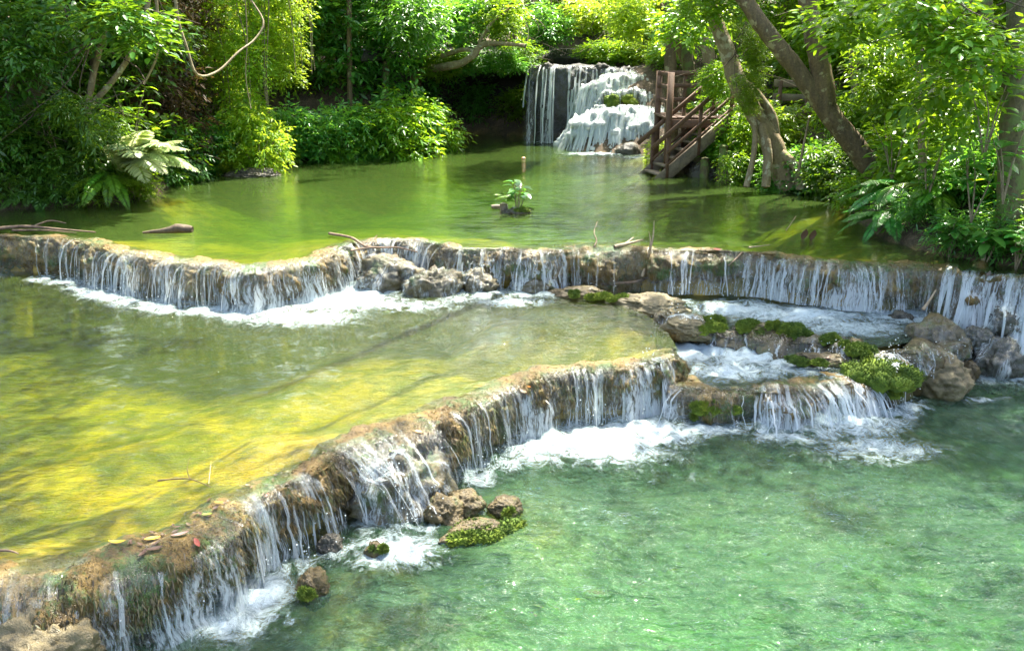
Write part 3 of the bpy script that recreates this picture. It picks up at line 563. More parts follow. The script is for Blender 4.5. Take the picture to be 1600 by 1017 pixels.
def falls(led, dens, name, label, rng, base_z=0.0, wmin=0.004, wmax=0.016, throw=0.08, per_m=75, mat=None, hug=False, strand_f=0.40, fmat=None):
    """strands of water leaving the lip, in ribbons that thin and part on the way down; returns foot points"""
    mb = MB(); dp = MB(); path, nr = led.path, led.nr; n = len(path); dl = np.linalg.norm(path[1] - path[0]); L = dl * n
    den = np.clip(dens, 0, None); cum = np.cumsum(den) * dl * per_m * strand_f; feet = []
    cnt = int(cum[-1]); idx = np.searchsorted(cum, np.sort(rng.uniform(0, cum[-1], cnt)))
    gust = smooth1(n, dl * 3.0, int(cnt) % 97, 0.8) + smooth1(n, dl * 11.0, int(cnt) % 89, 0.9)
    for i in np.clip(idx, 2, n - 3):
        if gust[i] + rng.normal(0, 0.12) < -0.05 and den[i] < 1.7: continue
        wd = rng.uniform(wmin, wmax) * (1.0 if rng.random() < 0.8 else 1.8); H = led.drop[i]; w_, b_ = led.w[i], led.b[i]
        th = throw * rng.uniform(0.1, 1.9); k = 11; s = np.linspace(0, 1, k)
        # out along the lip, over the shoulder, then a falling arc
        so = np.where(s < 0.25, s / 0.25 * (w_ + 0.03), w_ + 0.03 + (b_ * 0.9 + th) * np.sqrt(np.clip((s - 0.25) / 0.75, 0, 1)))
        zo = np.where(s < 0.25, 0.012 - 0.05 * (s / 0.25) ** 2, -0.04 - (H - 0.02) * np.clip((s - 0.25) / 0.75, 0, 1) ** 1.25)
        so = so + led.slope[i] * np.clip(-zo, 0, 9) * 0.95
        if rng.random() < 0.35: s0 = rng.integers(1, 6); so, zo, s = so[s0:], zo[s0:], s[s0:]
        elif rng.random() < 0.2: so, zo, s = so[:-rng.integers(1, 4)], zo[:-rng.integers(1, 4)] if False else zo[:len(so)], s[:len(so)]
        m_ = min(len(so), len(zo)); so, zo, s = so[:m_], zo[:m_], s[:m_]
        tan = np.array([-nr[i][1], nr[i][0]]); jig = np.cumsum(rng.normal(0, 0.010, m_)) + rng.normal(0, 0.025)
        c = np.column_stack([path[i][0] + nr[i][0] * so + tan[0] * jig, path[i][1] + nr[i][1] * so + tan[1] * jig, path[i][2] + zo])
        if hug: c = np.array([on_rocks(q, HUG) for q in c])
        wv = wd * (1.25 - 0.75 * s) * (1 + 0.3 * rng.normal(0, 1, m_).cumsum() * 0.3); wv = np.clip(wv, wd * 0.25, wd * 1.8)
        side = np.array([tan[0], tan[1], 0]); fw = np.array([nr[i][0], nr[i][1], 0])
        V = np.stack([c - side * wv[:, None], c + fw * wv[:, None] * 0.5, c + side * wv[:, None]], 1)
        st_ = rng.uniform(0.25, 1.15) if wmax < 0.02 else rng.uniform(0.6, 1.15); sz_ = s * st_
        u0 = i * dl; fl = np.stack([np.stack([u0 + jig - wv, s * H, sz_], -1), np.stack([u0 + jig, s * H, sz_], -1), np.stack([u0 + jig + wv, s * H, sz_], -1)], 1)
        mb.add(V.reshape(-1, 3), grid_faces(m_, 3), flow=fl.reshape(-1, 3))
        feet.append((c[-1][0], c[-1][1], c[-1][2]))
    # drops thrown off the strands
    v, f = ico(1)
    for q in feet:
        for _ in range(3):
            p = np.array(q) + rng.normal(0, 1, 3) * np.array([0.05, 0.05, 0.05]) + np.array([0, 0, abs(rng.normal(0, 0.07))]); r = rng.uniform(0.003, 0.008)
            dp.add(v * r + p, f, flow=np.tile([rng.uniform(0, 9), 0.2, 1.5], (len(v), 1)))
    V = mb.verts(); lo, hi = V.min(0), V.max(0); o = thing(name, label, 'waterfall', np.array([(lo[0] + hi[0]) / 2, (lo[1] + hi[1]) / 2, lo[2]]))
    FALLS[label] = o; kind(mb.build('strands', mat or M['fall'], o), 'stuff'); (sheet(led, dens, o, fmat) if fmat else film(led, dens, rng, throw, hug, o, M['film'])); kind(dp.build('droplets', M['white_fall'], o), 'stuff'); return np.array(feet)
M['fall'] = mat_fall('falling_water'); M['white_fall'] = mat_fall('white_water', 0.36, 0.56, amount=0.8)
HUG = list(ROCK_BV) + [BV_UP, BV_LO, BV_SH, BV_RD]
up_d = np.interp(upx, [-420,-10,0,20,40,110,150,175,250,330,400,500,530,560,600,670,690,720,860,890,950,1010,1030,1200,1400,1450,1470,1490,1560,1650,1900], [0.3,0.3,0.5,0.3,0.12,0.25,0.8,1.3,1.2,1.1,1.3,1.4,1.2,1.5,1.8,1.4,0.8,0.9,0.9,0.6,0.15,0.25,0.9,1.2,1.2,0.7,0.6,1.5,1.5,1.3,1.0])
lo_d = np.interp(lpx, [-420,0,60,110,330,345,380,405,425,480,505,530,560,640,655,672,690,780,800,870,1000,1040,1054], [0.9,0.9,0.8,0.9,0.9,1.7,1.9,1.1,0.7,0.7,1.5,1.8,1.8,1.1,0.2,0.5,0.9,1.0,1.1,1.4,1.4,1.2,0.7])
sh_px = project(sh_c)[:, 0]; sh_d = np.interp(sh_px, [1050,1080,1090,1180,1200,1260,1290,1340,1375], [1.5,0.5,0.2,0.3,1.8,1.5,2.2,2.6,1.2])
def part_path(led, mask):
    q = MB(); i = np.where(mask)[0]; sl = slice(i[0], i[-1] + 1); q.path, q.nr, q.w, q.b, q.drop, q.slope = led.path[sl], led.nr[sl], led.w[sl], led.b[sl], led.drop[sl], led.slope[sl]; return q, sl
feetU, feetL = [], []
for lo_, hi_, lab in ((-430, 548, 'curtain of thin strands over the bulging bow of the upper ledge'), (548, 880, 'white cascade tumbling through the notch of the upper ledge'), (880, 1472, 'long fringe of separate water threads along the upper ledge'), (1472, 1905, 'heavy white fall plunging past the dark crag')):
    q, sl = part_path(UPL, (upx >= lo_) & (upx < hi_)); rng = np.random.default_rng(int(hi_))
    feetU.append(falls(q, up_d[sl], 'waterfall', lab, rng, hug=(lo_ in (548, 1472)), throw=0.10, wmax=0.016 if lo_ != 1472 else 0.03, mat=M['white_fall'] if lo_ == 1472 else None))
for lo_, hi_, lab in ((-430, 335, 'sparse trickles dripping off the diagonal ledge'), (335, 500, 'narrow white spout over the diagonal ledge'), (500, 660, 'wide white rush across the rock mound'), (660, 1060, 'glassy water curtain at the end of the diagonal ledge')):
    q, sl = part_path(LOL, (lpx >= lo_) & (lpx < hi_)); rng = np.random.default_rng(int(hi_) + 5)
    feetL.append(falls(q, lo_d[sl], 'waterfall', lab, rng, hug=(lo_ == 500), throw=0.07 if lo_ != 500 else 0.30))
feetS = falls(SHL, sh_d, 'waterfall', 'short foaming spill over the low rock shelf', np.random.default_rng(77), hug=True, throw=0.16, mat=M['white_fall'])

M['splash'] = mat_fall('splash_film', 0.535, 0.70, amount=0.74)
def drape(parent, c, r, trees, seed, a0=-3.6, a1=0.5, dens=1.0, base=0.0):
    """water spreading over a rock from its top: a sheet laid on the stone, with loose threads"""
    na, nr_ = 60, 22; A_, Q = np.linspace(a0, a1, na), np.linspace(math.radians(86), math.radians(-35), nr_); pat = 0.55 + 1.5 * fbm(np.stack(np.meshgrid(A_ * 1.6, np.linspace(0, 1.2, nr_), [seed * 3.7], indexing='ij'), -1)[:, :, 0], 1.0, 3); V = np.empty((na, nr_, 3)); FL = np.empty((na, nr_, 3))
    for i, a in enumerate(A_):
        for j, e in enumerate(Q):
            d = Vector((math.cos(a) * math.cos(e) * r[0], math.sin(a) * math.cos(e) * r[1], math.sin(e) * r[2])); L_ = d.length; d.normalize(); c_ = Vector(c); p_ = c_ + d * L_ * 0.98
            h_ = trees[0].ray_cast(c_ + d * L_ * 2.5, -d, L_ * 3)
            if h_[0] is not None: p_ = h_[0]
            p_ = p_ + d * 0.022; s_ = j / (nr_ - 1); V[i, j] = (p_.x, p_.y, max(p_.z, base - 0.02)); FL[i, j] = (a * r[0], s_ * (r[0] + r[2]), dens * (0.15 + 0.85 * s_) * float(np.clip(pat[i, j], 0, 1.3)))
    mb = MB(); mb.add(V.reshape(-1, 3), grid_faces(na, nr_), flow=FL.reshape(-1, 3)); mb.build('water_film', M['splash'], parent)
def rock_of(lab):
    o = [x for x in bpy.data.objects if x.get('label') == lab][0]; V = np.array([v.co[:] for v in o.data.vertices]) + np.array(o.location); lo, hi = V.min(0), V.max(0)
    return (lo + hi) / 2, (hi - lo) / 2, BVHTree.FromPolygons([tuple(v) for v in V], [tuple(p.vertices) for p in o.data.polygons])
for i, (rl, fl_, base_, dn) in enumerate([('rounded rock mound with white water sheeting over it', 'wide white rush across the rock mound', 0.0, 1.0), ('wet dome of rock with white water running over it', 'white cascade tumbling through the notch of the upper ledge', ZM, 0.85), ('splashed round stone in the low cascade', 'white cascade tumbling through the notch of the upper ledge', ZM, 1.1), ('broken stone under white water at the pool head', 'white cascade tumbling through the notch of the upper ledge', ZM, 1.0), ('notch step rock under the sliding water sheet', 'white cascade tumbling through the notch of the upper ledge', ZM, 1.1),
        ('water-splashed knob on the rock shelf front', 'short foaming spill over the low rock shelf', 0.0, 1.0), ('wet rock knob in the middle of the heavy fall', 'heavy white fall plunging past the dark crag', 0.1, 1.0), ('wet rock knob low in the heavy fall', 'heavy white fall plunging past the dark crag', 0.0, 1.0), ('dark wet crag behind the heavy fall', 'heavy white fall plunging past the dark crag', 0.0, 1.0), ('smooth wet brown boulder below the heavy side fall', 'heavy white fall plunging past the dark crag', 0.0, 0.45)]):
    rc, rr_, bv_ = rock_of(rl); drape(FALLS[fl_], rc, rr_, [bv_], 1300 + i, dens=dn, base=base_)
rd_px = project(rd_c)[:, 0]; feetR = falls(RDL, np.interp(rd_px, [1030, 1050, 1070, 1110, 1130, 1270, 1280, 1330, 1345, 1420], [0.6, 1.6, 1.6, 1.0, 0.2, 0.2, 1.0, 0.9, 0.1, 0.5]), 'waterfall', 'small spill from the side channel onto the shelf', np.random.default_rng(78), hug=True, throw=0.06)
for i, (mx_, my_, rr, n_) in enumerate([(1112, 506, 0.13, 3), (1140, 512, 0.12, 3), (1172, 513, 0.14, 4), (1205, 514, 0.10, 3), (1236, 518, 0.18, 5), (1298, 534, 0.13, 3), (1330, 545, 0.10, 3), (1350, 552, 0.14, 4), (1255, 528, 0.08, 2)]):
    h_ = hit(mx_, my_, BV_RD, *ROCK_BV)
    if h_ is not None: moss_on(ridge_ledge, h_[0] + np.array([0, 0.03, 0.05]), (rr, rr * 0.75, 0.075), 1200 + i, 0.0, n_)
for i, (mx_, my_, rr) in enumerate([(1105, 632, 0.14), (1135, 640, 0.16), (1090, 648, 0.08)]):
    h_ = hit(mx_, my_, BV_SH)
    if h_ is not None: moss_on(shelf_ledge, h_[0] + np.array([0, 0.02, 0.0]), (rr, 0.05, 0.07), 1250 + i, 0.0, 3)
# ---------------------------------------------------------------- pools
def pool(name, poly, z, mat, step, foam_pts=(), wave=0.006, shift=0.0, dense=None):
    poly = np.asarray(poly); lo, hi = poly.min(0), poly.max(0)
    gx, gy = np.meshgrid(np.arange(lo[0], hi[0], step), np.arange(lo[1], hi[1], step), indexing='ij'); g = np.column_stack([gx.ravel(), gy.ravel()])
    g = g + R.uniform(-0.3, 0.3, g.shape) * step
    g = g[inside(g, poly)]; g = g[segdist(g, poly, True) > step * 0.5]
    pts = [Vector(p) for p in np.vstack([poly, g])]
    r = delaunay_2d_cdt(pts, [], [list(range(len(poly)))], 1, 1e-5)
    V = np.array([v[:] for v in r[0]]); T = np.array([f for f in r[2] if len(f) == 3])
    a = V[T]; area = (a[:, 1, 0] - a[:, 0, 0]) * (a[:, 2, 1] - a[:, 0, 1]) - (a[:, 2, 0] - a[:, 0, 0]) * (a[:, 1, 1] - a[:, 0, 1]); T[area < 0] = T[area < 0][:, ::-1]
    foam = np.zeros(len(V))
    for x, y, rx, ry, k in foam_pts:
        d = np.sqrt(((V[:, 0] - x) / rx) ** 2 + ((V[:, 1] - y) / ry) ** 2); foam = np.maximum(foam, k * np.exp(-d ** 1.6))
    V3 = np.column_stack([V, np.zeros(len(V))]); edge = np.clip(segdist(V, poly, True) / 0.15, 0, 1)
    z_ = z + edge * (wave * (fbm(V3, 2.6, 3) + 1.2 * fbm(V3 * np.array([0.6, 1.2, 1]), 0.9, 2)) + foam * (0.06 * fbm(V3, 6.0, 3) + 0.02))
    mb = MB(); mb.add(np.column_stack([V, z_]), T, foam=foam, churn=np.clip(foam * 1.6, 0, 1)); return kind(mb.build(name, mat, origin=None), 'structure')
def fp(px, py, z, rx, ry, k): q = P(px, py, z); return (q[0], q[1], rx, ry, k)
def feet_foam(fe, rx, ry, k, dy=-0.12, z=None): return [(p[0], p[1] + dy, rx, ry, k) for p in fe[::4]]
M['water_up'] = mat_water('water_upper', (0.06, 0.105, 0.022), 0.36, (0.74, 0.87, 0.18), 1.5, (0.9, 3.6, 1), (3.5, 14, 1), 0.30)
M['water_mid'] = mat_water('water_middle', (0.085, 0.13, 0.02), 0.20, (0.80, 0.875, 0.14), 1.15, (2.2, 5.0, 1), (8, 20, 1), 0.9)
M['water_shal'] = mat_water('water_shallow', (0.09, 0.17, 0.09), 0.25, (0.62, 0.88, 0.5), 1.0, (2.6, 4.5, 1), (9, 17, 1), 1.0, dist=0.14)
M['water_low'] = mat_water('water_lower', (0.075, 0.175, 0.085), 0.29, (0.48, 0.85, 0.45), 1.1, (1.7, 3.2, 1), (5.5, 10, 1), 1.0, dist=0.19)
def offs(path, d): return path[:, :2] + normals2(path) * d
up_edge = offs(up_c, 0.05)[::4]
U_W = np.vstack([up_edge, (U_bank + 0.0)[::-1]])
# push the bank side outward a little so the sheet runs under the bank
cen = np.array([0.5, 18.0]); tail = U_W[len(up_edge):]; U_W[len(up_edge):] = tail + (tail - cen) / np.linalg.norm(tail - cen, axis=1)[:, None] * 0.35
foam_u = [fp(960, 240, ZU, 1.6, 0.5, 1.3), fp(860, 222, ZU, 0.9, 0.5, 0.9), fp(1000, 246, ZU, 0.9, 0.4, 0.9), fp(620, 373, ZU, 0.5, 0.06, 0.8)]
pool('upper_pool_water', U_W, ZU - 0.012, M['water_up'], 0.13, foam_u, 0.004)
lo_edge = offs(lo_c, 0.06)[::4]
up_back = offs(up_c[upx < 870], -0.15)[::6][::-1]
M_W = np.vstack([lo_edge, RIDGE[1:] , up_back, np.array([[-11.5, up_back[-1, 1]], [-11.5, lo_edge[0, 1]]])])
foam_m = feet_foam(feetU[0], 0.32, 0.30, 1.05) + feet_foam(feetU[1], 0.35, 0.30, 1.0) + [fp(290, 470, ZM, 1.0, 0.35, 1.05), fp(400, 485, ZM, 0.9, 0.45, 1.15), fp(520, 470, ZM, 1.2, 0.6, 1.3), fp(570, 452, ZM, 0.8, 0.5, 1.35), fp(470, 495, ZM, 1.1, 0.55, 1.05), fp(650, 478, ZM, 0.9, 0.4, 0.95), fp(800, 472, ZM, 0.7, 0.3, 1.1), fp(720, 468, ZM, 0.6, 0.3, 0.9), fp(180, 448, ZM, 0.7, 0.3, 1.0), fp(20, 428, ZM, 0.3, 0.08, 0.7), fp(860, 520, ZM, 0.12, 0.3, 0.6), fp(600, 520, ZM, 0.9, 0.4, 0.5), fp(500, 700, ZM, 0.25, 0.25, 0.55), fp(540, 660, ZM, 0.2, 0.2, 0.5)]
pool('middle_pool_water', M_W, ZM - 0.012, M['water_mid'], 0.11, foam_m, 0.006)
C_W = np.vstack([offs(up_c[(upx >= 870) & (upx < 1500)], -0.15)[::6], C_LOW, RIDGE[2:]])
foam_c = feet_foam(feetU[2], 0.25, 0.25, 0.9) + [fp(1250, 492, ZC, 1.3, 0.6, 1.25), fp(1400, 490, ZC, 0.8, 0.6, 1.25), fp(1160, 484, ZC, 0.8, 0.45, 1.3), fp(1330, 512, ZC, 1.0, 0.5, 1.1), fp(900, 440, ZC, 0.6, 0.15, 0.9), fp(1000, 448, ZC, 0.5, 0.1, 0.7)]
pool('channel_water', C_W, ZC - 0.01, M['water_shal'], 0.08, foam_c, 0.02)
S_W = np.vstack([offs(sh_c, 0.06)[::4], S_POLY[len(sh2):]])
foam_s = [fp(1090, 545, ZS, 0.8, 0.7, 1.45), fp(1160, 555, ZS, 0.8, 0.6, 1.3), fp(1140, 580, ZS, 0.8, 0.4, 1.15), fp(1230, 570, ZS, 0.8, 0.5, 1.15), fp(1310, 590, ZS, 0.4, 0.3, 0.8)]
pool('shelf_water', S_W, ZS - 0.01, M['water_shal'], 0.07, foam_s, 0.02)
rb = offs(up_c[upx > 1440], -0.15)[::6]
L_W = np.vstack([offs(lo_c, -0.05)[::5], offs(sh_c, -0.1)[::5], pp([(1400,560)], 0)[:, :2], pp([(1470,540)], 0)[:, :2], rb, np.array([[9.8, 5.5], [9.8, -2.5], [-12, -2.5]]), np.array([[-12, lo_c[0, 1]]])])
foam_l = feet_foam(feetL[1], 0.25, 0.3, 0.8) + feet_foam(feetL[2], 0.2, 0.2, 0.8) + feet_foam(feetL[3], 0.28, 0.22, 0.9) + feet_foam(feetS, 0.3, 0.25, 0.95) + feet_foam(feetU[3], 0.35, 0.3, 1.0) + [fp(930, 690, 0, 0.95, 0.55, 1.4), fp(1000, 675, 0, 0.9, 0.45, 1.25), fp(850, 700, 0, 0.6, 0.45, 1.1), fp(1100, 672, 0, 0.8, 0.35, 1.05), fp(760, 720, 0, 0.35, 0.25, 0.7), fp(395, 930, 0, 0.34, 0.32, 1.45), fp(360, 975, 0, 0.45, 0.28, 1.1), fp(200, 1000, 0, 0.4, 0.12, 0.8), fp(620, 862, 0, 0.42, 0.3, 1.3), fp(1300, 655, 0, 0.9, 0.45, 1.25), fp(1370, 700, 0, 1.0, 0.5, 0.9), fp(1200, 665, 0, 0.4, 0.25, 0.9), fp(1250, 690, 0, 0.9, 0.25, 0.65), fp(1580, 590, 0, 0.8, 0.4, 0.95), fp(1530, 625, 0, 0.5, 0.12, 0.9), fp(1420, 630, 0, 0.6, 0.12, 0.7), fp(500, 970, 0, 0.5, 0.15, 0.45), fp(1050, 740, 0, 1.0, 0.3, 0.45)]
pool('lower_pool_water', L_W, -0.008, M['water_low'], 0.07, foam_l, 0.03)
# ================================================================== BACK FALLS AND CAVE
def zpath(lst): return np.array([D(x, y, Y) for x, y, Y in lst])
cav = MB()
# cave wall: a rough concave sheet behind the still corner of the pool
na, nb = 90, 46; aa, bb = np.linspace(0, 1, na)[:, None], np.linspace(0, 1, nb)[None, :]
wl = catmull(np.array([D(590, 230, 25.6), D(655, 222, 27.6), D(700, 215, 29.2), D(780, 212, 29.6), D(850, 212, 28.8), D(905, 215, 27.6), D(960, 215, 27.6)])[:, :2], 0.02)
wl = np.stack([np.interp(np.linspace(0, 1, na), np.linspace(0, 1, len(wl)), wl[:, k]) for k in (0, 1)], -1)
V = np.empty((na, nb, 3)); V[..., 0] = wl[:, None, 0]; ovh = np.clip((835 - project(np.column_stack([wl, np.full(na, 2.0)]))[:, 0]) / 60, 0, 1)[:, None]; V[..., 1] = wl[:, None, 1] - 2.4 * ovh * np.clip((bb - 0.62) / 0.38, 0, 1) ** 1.5; V[..., 2] = 0.5 + 2.75 * np.minimum(bb / 0.85, 1) + 0.25 * np.clip((bb - 0.62) / 0.38, 0, 1)
V += 0.35 * np.stack([fbm(V + 4, 0.9, 4) * 0.4, fbm(V, 0.8, 4), fbm(V + 8, 1.2, 3) * 0.25], -1)
V = np.concatenate([V, V[:, -1:] + np.array([0, 0.6, 0.25]), V[:, -1:] + np.array([0, 4.5, 0.4])], 1); nb += 2
cav.add(V.reshape(-1, 3), grid_faces(na, nb))
tag(cav.build('rock_wall', M['cave_rock_shaded']), 'overhanging rock wall beside the far waterfall, cave shade in its colour', 'rock wall')
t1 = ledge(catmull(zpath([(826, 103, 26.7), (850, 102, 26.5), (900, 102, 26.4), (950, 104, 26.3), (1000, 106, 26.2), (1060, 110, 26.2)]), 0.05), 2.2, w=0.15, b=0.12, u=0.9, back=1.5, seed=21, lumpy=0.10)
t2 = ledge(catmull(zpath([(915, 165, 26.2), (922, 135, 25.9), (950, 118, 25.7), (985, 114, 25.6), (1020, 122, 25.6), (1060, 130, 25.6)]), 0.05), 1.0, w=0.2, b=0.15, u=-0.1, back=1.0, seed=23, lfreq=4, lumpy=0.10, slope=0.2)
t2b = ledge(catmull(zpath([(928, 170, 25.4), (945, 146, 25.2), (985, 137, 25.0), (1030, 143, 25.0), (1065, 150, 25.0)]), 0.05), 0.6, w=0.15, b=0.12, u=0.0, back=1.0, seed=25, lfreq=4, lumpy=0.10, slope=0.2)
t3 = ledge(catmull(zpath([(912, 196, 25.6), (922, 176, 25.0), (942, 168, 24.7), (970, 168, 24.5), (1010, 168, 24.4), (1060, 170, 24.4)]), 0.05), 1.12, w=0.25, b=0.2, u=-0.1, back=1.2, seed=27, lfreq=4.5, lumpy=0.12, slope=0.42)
for q, lab in ((t1, 'topmost ledge of the far waterfall, darkened for cave shade'), (t2, 'second rocky step of the far waterfall'), (t2b, 'third rocky step of the far waterfall with a moss spot'), (t3, 'broad lowest apron of the far waterfall')):
    tag(q.build('rock_ledge', M['wet_rock' if q is not t1 else 'cave_rock_shaded']), lab, 'rock ledge')
B1, B2, B2b, B3 = t1.bvh(), t2.bvh(), t2b.bvh(), t3.bvh()
h = hit(978, 152, B2b, B2)
if h is not None:
    moss_on([o for o in bpy.data.objects if o.get('label', '').startswith('third rocky')][0], h[0], (0.42, 0.2, 0.26), 900)
_keep = HUG; HUG = [B1, B2, B2b, B3]
M['far_film'] = mat_fall('far_water_film', 0.545, 0.70, amount=0.85); q1 = project(t1.path)[:, 0]
d1 = np.interp(q1, [800, 828, 832, 848, 852, 862, 870, 876, 890, 897, 935, 945, 1060], [0, 0, 1.6, 0.3, 2.0, 1.6, 0.2, 0.1, 0.1, 1.1, 0.8, 1.9, 1.7])
falls(t1, d1, 'waterfall', 'tall thin fall dropping in front of the black cave', np.random.default_rng(401), throw=0.3, wmin=0.008, wmax=0.03, per_m=40, mat=M['white_fall'], strand_f=0.45)
falls(t2, np.full(len(t2.path), 1.8), 'waterfall', 'bluish water sliding down the second step', np.random.default_rng(402), throw=0.1, wmin=0.015, wmax=0.05, per_m=36, hug=True, mat=M['white_fall'], strand_f=0.5, fmat=M['far_film'])
falls(t2b, np.full(len(t2b.path), 1.1), 'waterfall', 'water fanning over the third step beside the moss spot', np.random.default_rng(403), throw=0.1, wmin=0.015, wmax=0.045, per_m=36, hug=True, mat=M['white_fall'], strand_f=0.5, fmat=M['far_film'])
falls(t3, np.full(len(t3.path), 2.2), 'waterfall', 'sunlit white water spreading down the lowest apron', np.random.default_rng(404), throw=0.1, wmin=0.012, wmax=0.045, per_m=44, hug=True, mat=M['white_fall'], strand_f=0.7, fmat=M['far_film'])
HUG = _keep

# ================================================================== LEAVES
def leaves(mb, base, dirn, nrm, size, rng, width=0.36, fold=0.18, droop=0.15, rnd=None):
    """one folded, pointed leaf per row: six rim points, two quads"""
    n = len(base); d = dirn / (np.linalg.norm(dirn, axis=1)[:, None] + 1e-9)
    s = np.cross(d, nrm); s /= np.linalg.norm(s, axis=1)[:, None] + 1e-9; u = np.cross(s, d); L = size[:, None]
    w_ = L * width * 0.5 * rng.uniform(0.8, 1.2, (n, 1))
    dr = -np.array([[0, 0, 1.0]]) * L * droop
    V = np.stack([base, base + d * L * 0.30 + s * w_ * 0.92 + u * w_ * fold, base + d * L * 0.66 + s * w_ * 0.80 + u * w_ * fold + dr * 0.35, base + d * L + dr, base + d * L * 0.66 - s * w_ * 0.80 + u * w_ * fold + dr * 0.35, base + d * L * 0.30 - s * w_ * 0.92 + u * w_ * fold], 1)
    f = np.array([[0, 1, 2, 3], [0, 3, 4, 5]]); fs = (np.arange(n)[:, None, None] * 6 + f[None]).reshape(-1, 4)
    r = rng.uniform(0, 1, n) if rnd is None else rnd
    mb.add(V.reshape(-1, 3), fs, rnd=np.repeat(r, 6))
def sprays(mb, pos, out, k, leaf, rng, twig=None, droop=0.3, width=0.36, jit=0.25):
    """k leaves set alternately along a short drooping twig at each position"""
    n = len(pos); out = out / (np.linalg.norm(out, axis=1)[:, None] + 1e-9)
    tl = (twig or leaf * 2.2) * rng.uniform(0.7, 1.3, n)
    side = np.cross(out, np.array([0, 0, 1.0]) + rng.normal(0, 0.25, (n, 3))); side /= np.linalg.norm(side, axis=1)[:, None] + 1e-9
    up = np.cross(side, out)
    for j in range(k):
        t = (j + 0.6) / k; sgn = 1 if j % 2 else -1
        b = pos + out * (tl * t)[:, None] - np.array([0, 0, 1.0]) * (tl * t * t * droop)[:, None]
        last = j == k - 1
        d = out * (1.0 if last else 0.55) + side * (0.0 if last else sgn * 0.8) - np.array([[0, 0, 0.25]]) + rng.normal(0, jit, (n, 3))
        leaves(mb, b, d, up + rng.normal(0, 0.35, (n, 3)), leaf * rng.uniform(0.7, 1.25, n), rng, width)
def clumps(rng, n, r, zlo=-1.0, power=0.5):
    v = rng.normal(0, 1, (n, 3)); v /= np.linalg.norm(v, axis=1)[:, None]; v *= rng.uniform(0.25, 1, (n, 1)) ** power
    v[:, 2] = np.maximum(v[:, 2], zlo); return v * np.asarray(r)
def cloud(rng, cents, crad, per, k, leaf, twig=None, droop=0.3, width=0.36, keep=None):
    mb = MB(); rad = np.asarray(crad) * rng.uniform(0.7, 1.25, (len(cents), 1))
    v = rng.normal(0, 1, (len(cents), per, 3)); v /= np.linalg.norm(v, axis=2)[..., None]; q = v * rng.uniform(0.35, 1, (len(cents), per, 1)) ** 0.6
    pos = (cents[:, None] + q * rad[:, None] * np.array([1, 1, 0.7])).reshape(-1, 3); out = (v * np.array([1, 1, 0.45]) + np.array([0, 0, 0.05])).reshape(-1, 3)
    if keep is not None:
        m_ = keep(pos); pos, out = pos[m_], out[m_]
    sprays(mb, pos, out, k, leaf, rng, twig, droop, width); return mb

M['leaf_dark'] = mat_leaf('leaf_dark', (0.026, 0.085, 0.010), (0.075, 0.18, 0.016), (0.24, 0.42, 0.015), 0.38)  # darker green that carries the thicket's shade in the leaf colour
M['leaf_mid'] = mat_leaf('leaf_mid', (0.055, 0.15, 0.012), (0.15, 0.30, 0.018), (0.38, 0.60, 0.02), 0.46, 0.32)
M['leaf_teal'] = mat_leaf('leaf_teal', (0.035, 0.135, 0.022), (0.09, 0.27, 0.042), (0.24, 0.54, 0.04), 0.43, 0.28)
M['leaf_lime_lit'] = mat_leaf('leaf_lime_lit', (0.12, 0.24, 0.012), (0.22, 0.34, 0.018), (0.56, 0.74, 0.04), 0.55)  # backlight on vines and far trees is put into this brighter colour
M['leaf_fern_lit'] = mat_leaf('leaf_fern_lit', (0.22, 0.32, 0.12), (0.40, 0.48, 0.25), (0.75, 0.82, 0.40), 0.45, 0.25)  # sunlit white of the large fern is put into the leaf colour
M['leaf_brown'] = mat_leaf('leaf_brown', (0.035, 0.028, 0.012), (0.10, 0.065, 0.025), (0.14, 0.10, 0.02), 0.3, 0.6, 0.2)
M['bark_grey'] = mat_bark('bark_grey', (0.045, 0.03, 0.013), (0.15, 0.105, 0.045), (0.25, 0.22, 0.11), 0.57)
M['bark_pale'] = mat_bark('bark_pale', (0.12, 0.085, 0.04), (0.26, 0.20, 0.11), (0.36, 0.33, 0.22), 0.56)
M['bark_moss'] = mat_bark('bark_moss', (0.05, 0.04, 0.015), (0.13, 0.11, 0.04), (0.10, 0.14, 0.03), 0.5)
M['vine'] = mat_simple('vine', (0.10, 0.075, 0.04), (0.30, 0.24, 0.14), 9, 0.8)

# shared foliage meshes, unit size around the origin
LIB = {}
def lib(key, fn):
    if key not in LIB: LIB[key] = fn().mesh(key, M['leaf_mid'], smooth=False)
    return LIB[key]
def shrub_mesh(seed, leaf=0.15, nc=26, per=26, k=5, width=0.36):
    rng = np.random.default_rng(seed); c = clumps(rng, nc, (0.85, 0.75, 0.75), -0.8); c[:, 2] += 0.62
    return cloud(rng, c, 0.34, per, k, leaf, width=width)
def column_mesh(seed, leaf=0.17, h=6.0, nc=70, per=24, k=5):
    rng = np.random.default_rng(seed); z = rng.uniform(0.3, h, nc); rr = 1.25 * (0.55 + 0.45 * np.sin(z / h * 3.0)); a = rng.uniform(0, 6.28, nc); q = np.sqrt(rng.uniform(0.05, 1, nc))
    return cloud(rng, np.column_stack([np.cos(a) * rr * q, np.sin(a) * rr * q, z]), 0.5, per, k, leaf)
def curtain_mesh(seed, leaf=0.10, h=5.2, nc=90, per=26, k=5):
    rng = np.random.default_rng(seed); z = rng.uniform(0.0, h, nc); q = 0.5 + 0.35 * (z / h)
    a = rng.normal(0, 1, (nc, 2)) * 0.42 * q[:, None] * np.array([1, 0.7])
    return cloud(rng, np.column_stack([a, z]), 0.30, per, k, leaf, twig=0.24, droop=0.7)
SHR = [lib('shrub_%d' % i, lambda i=i: shrub_mesh(100 + i)) for i in range(4)]
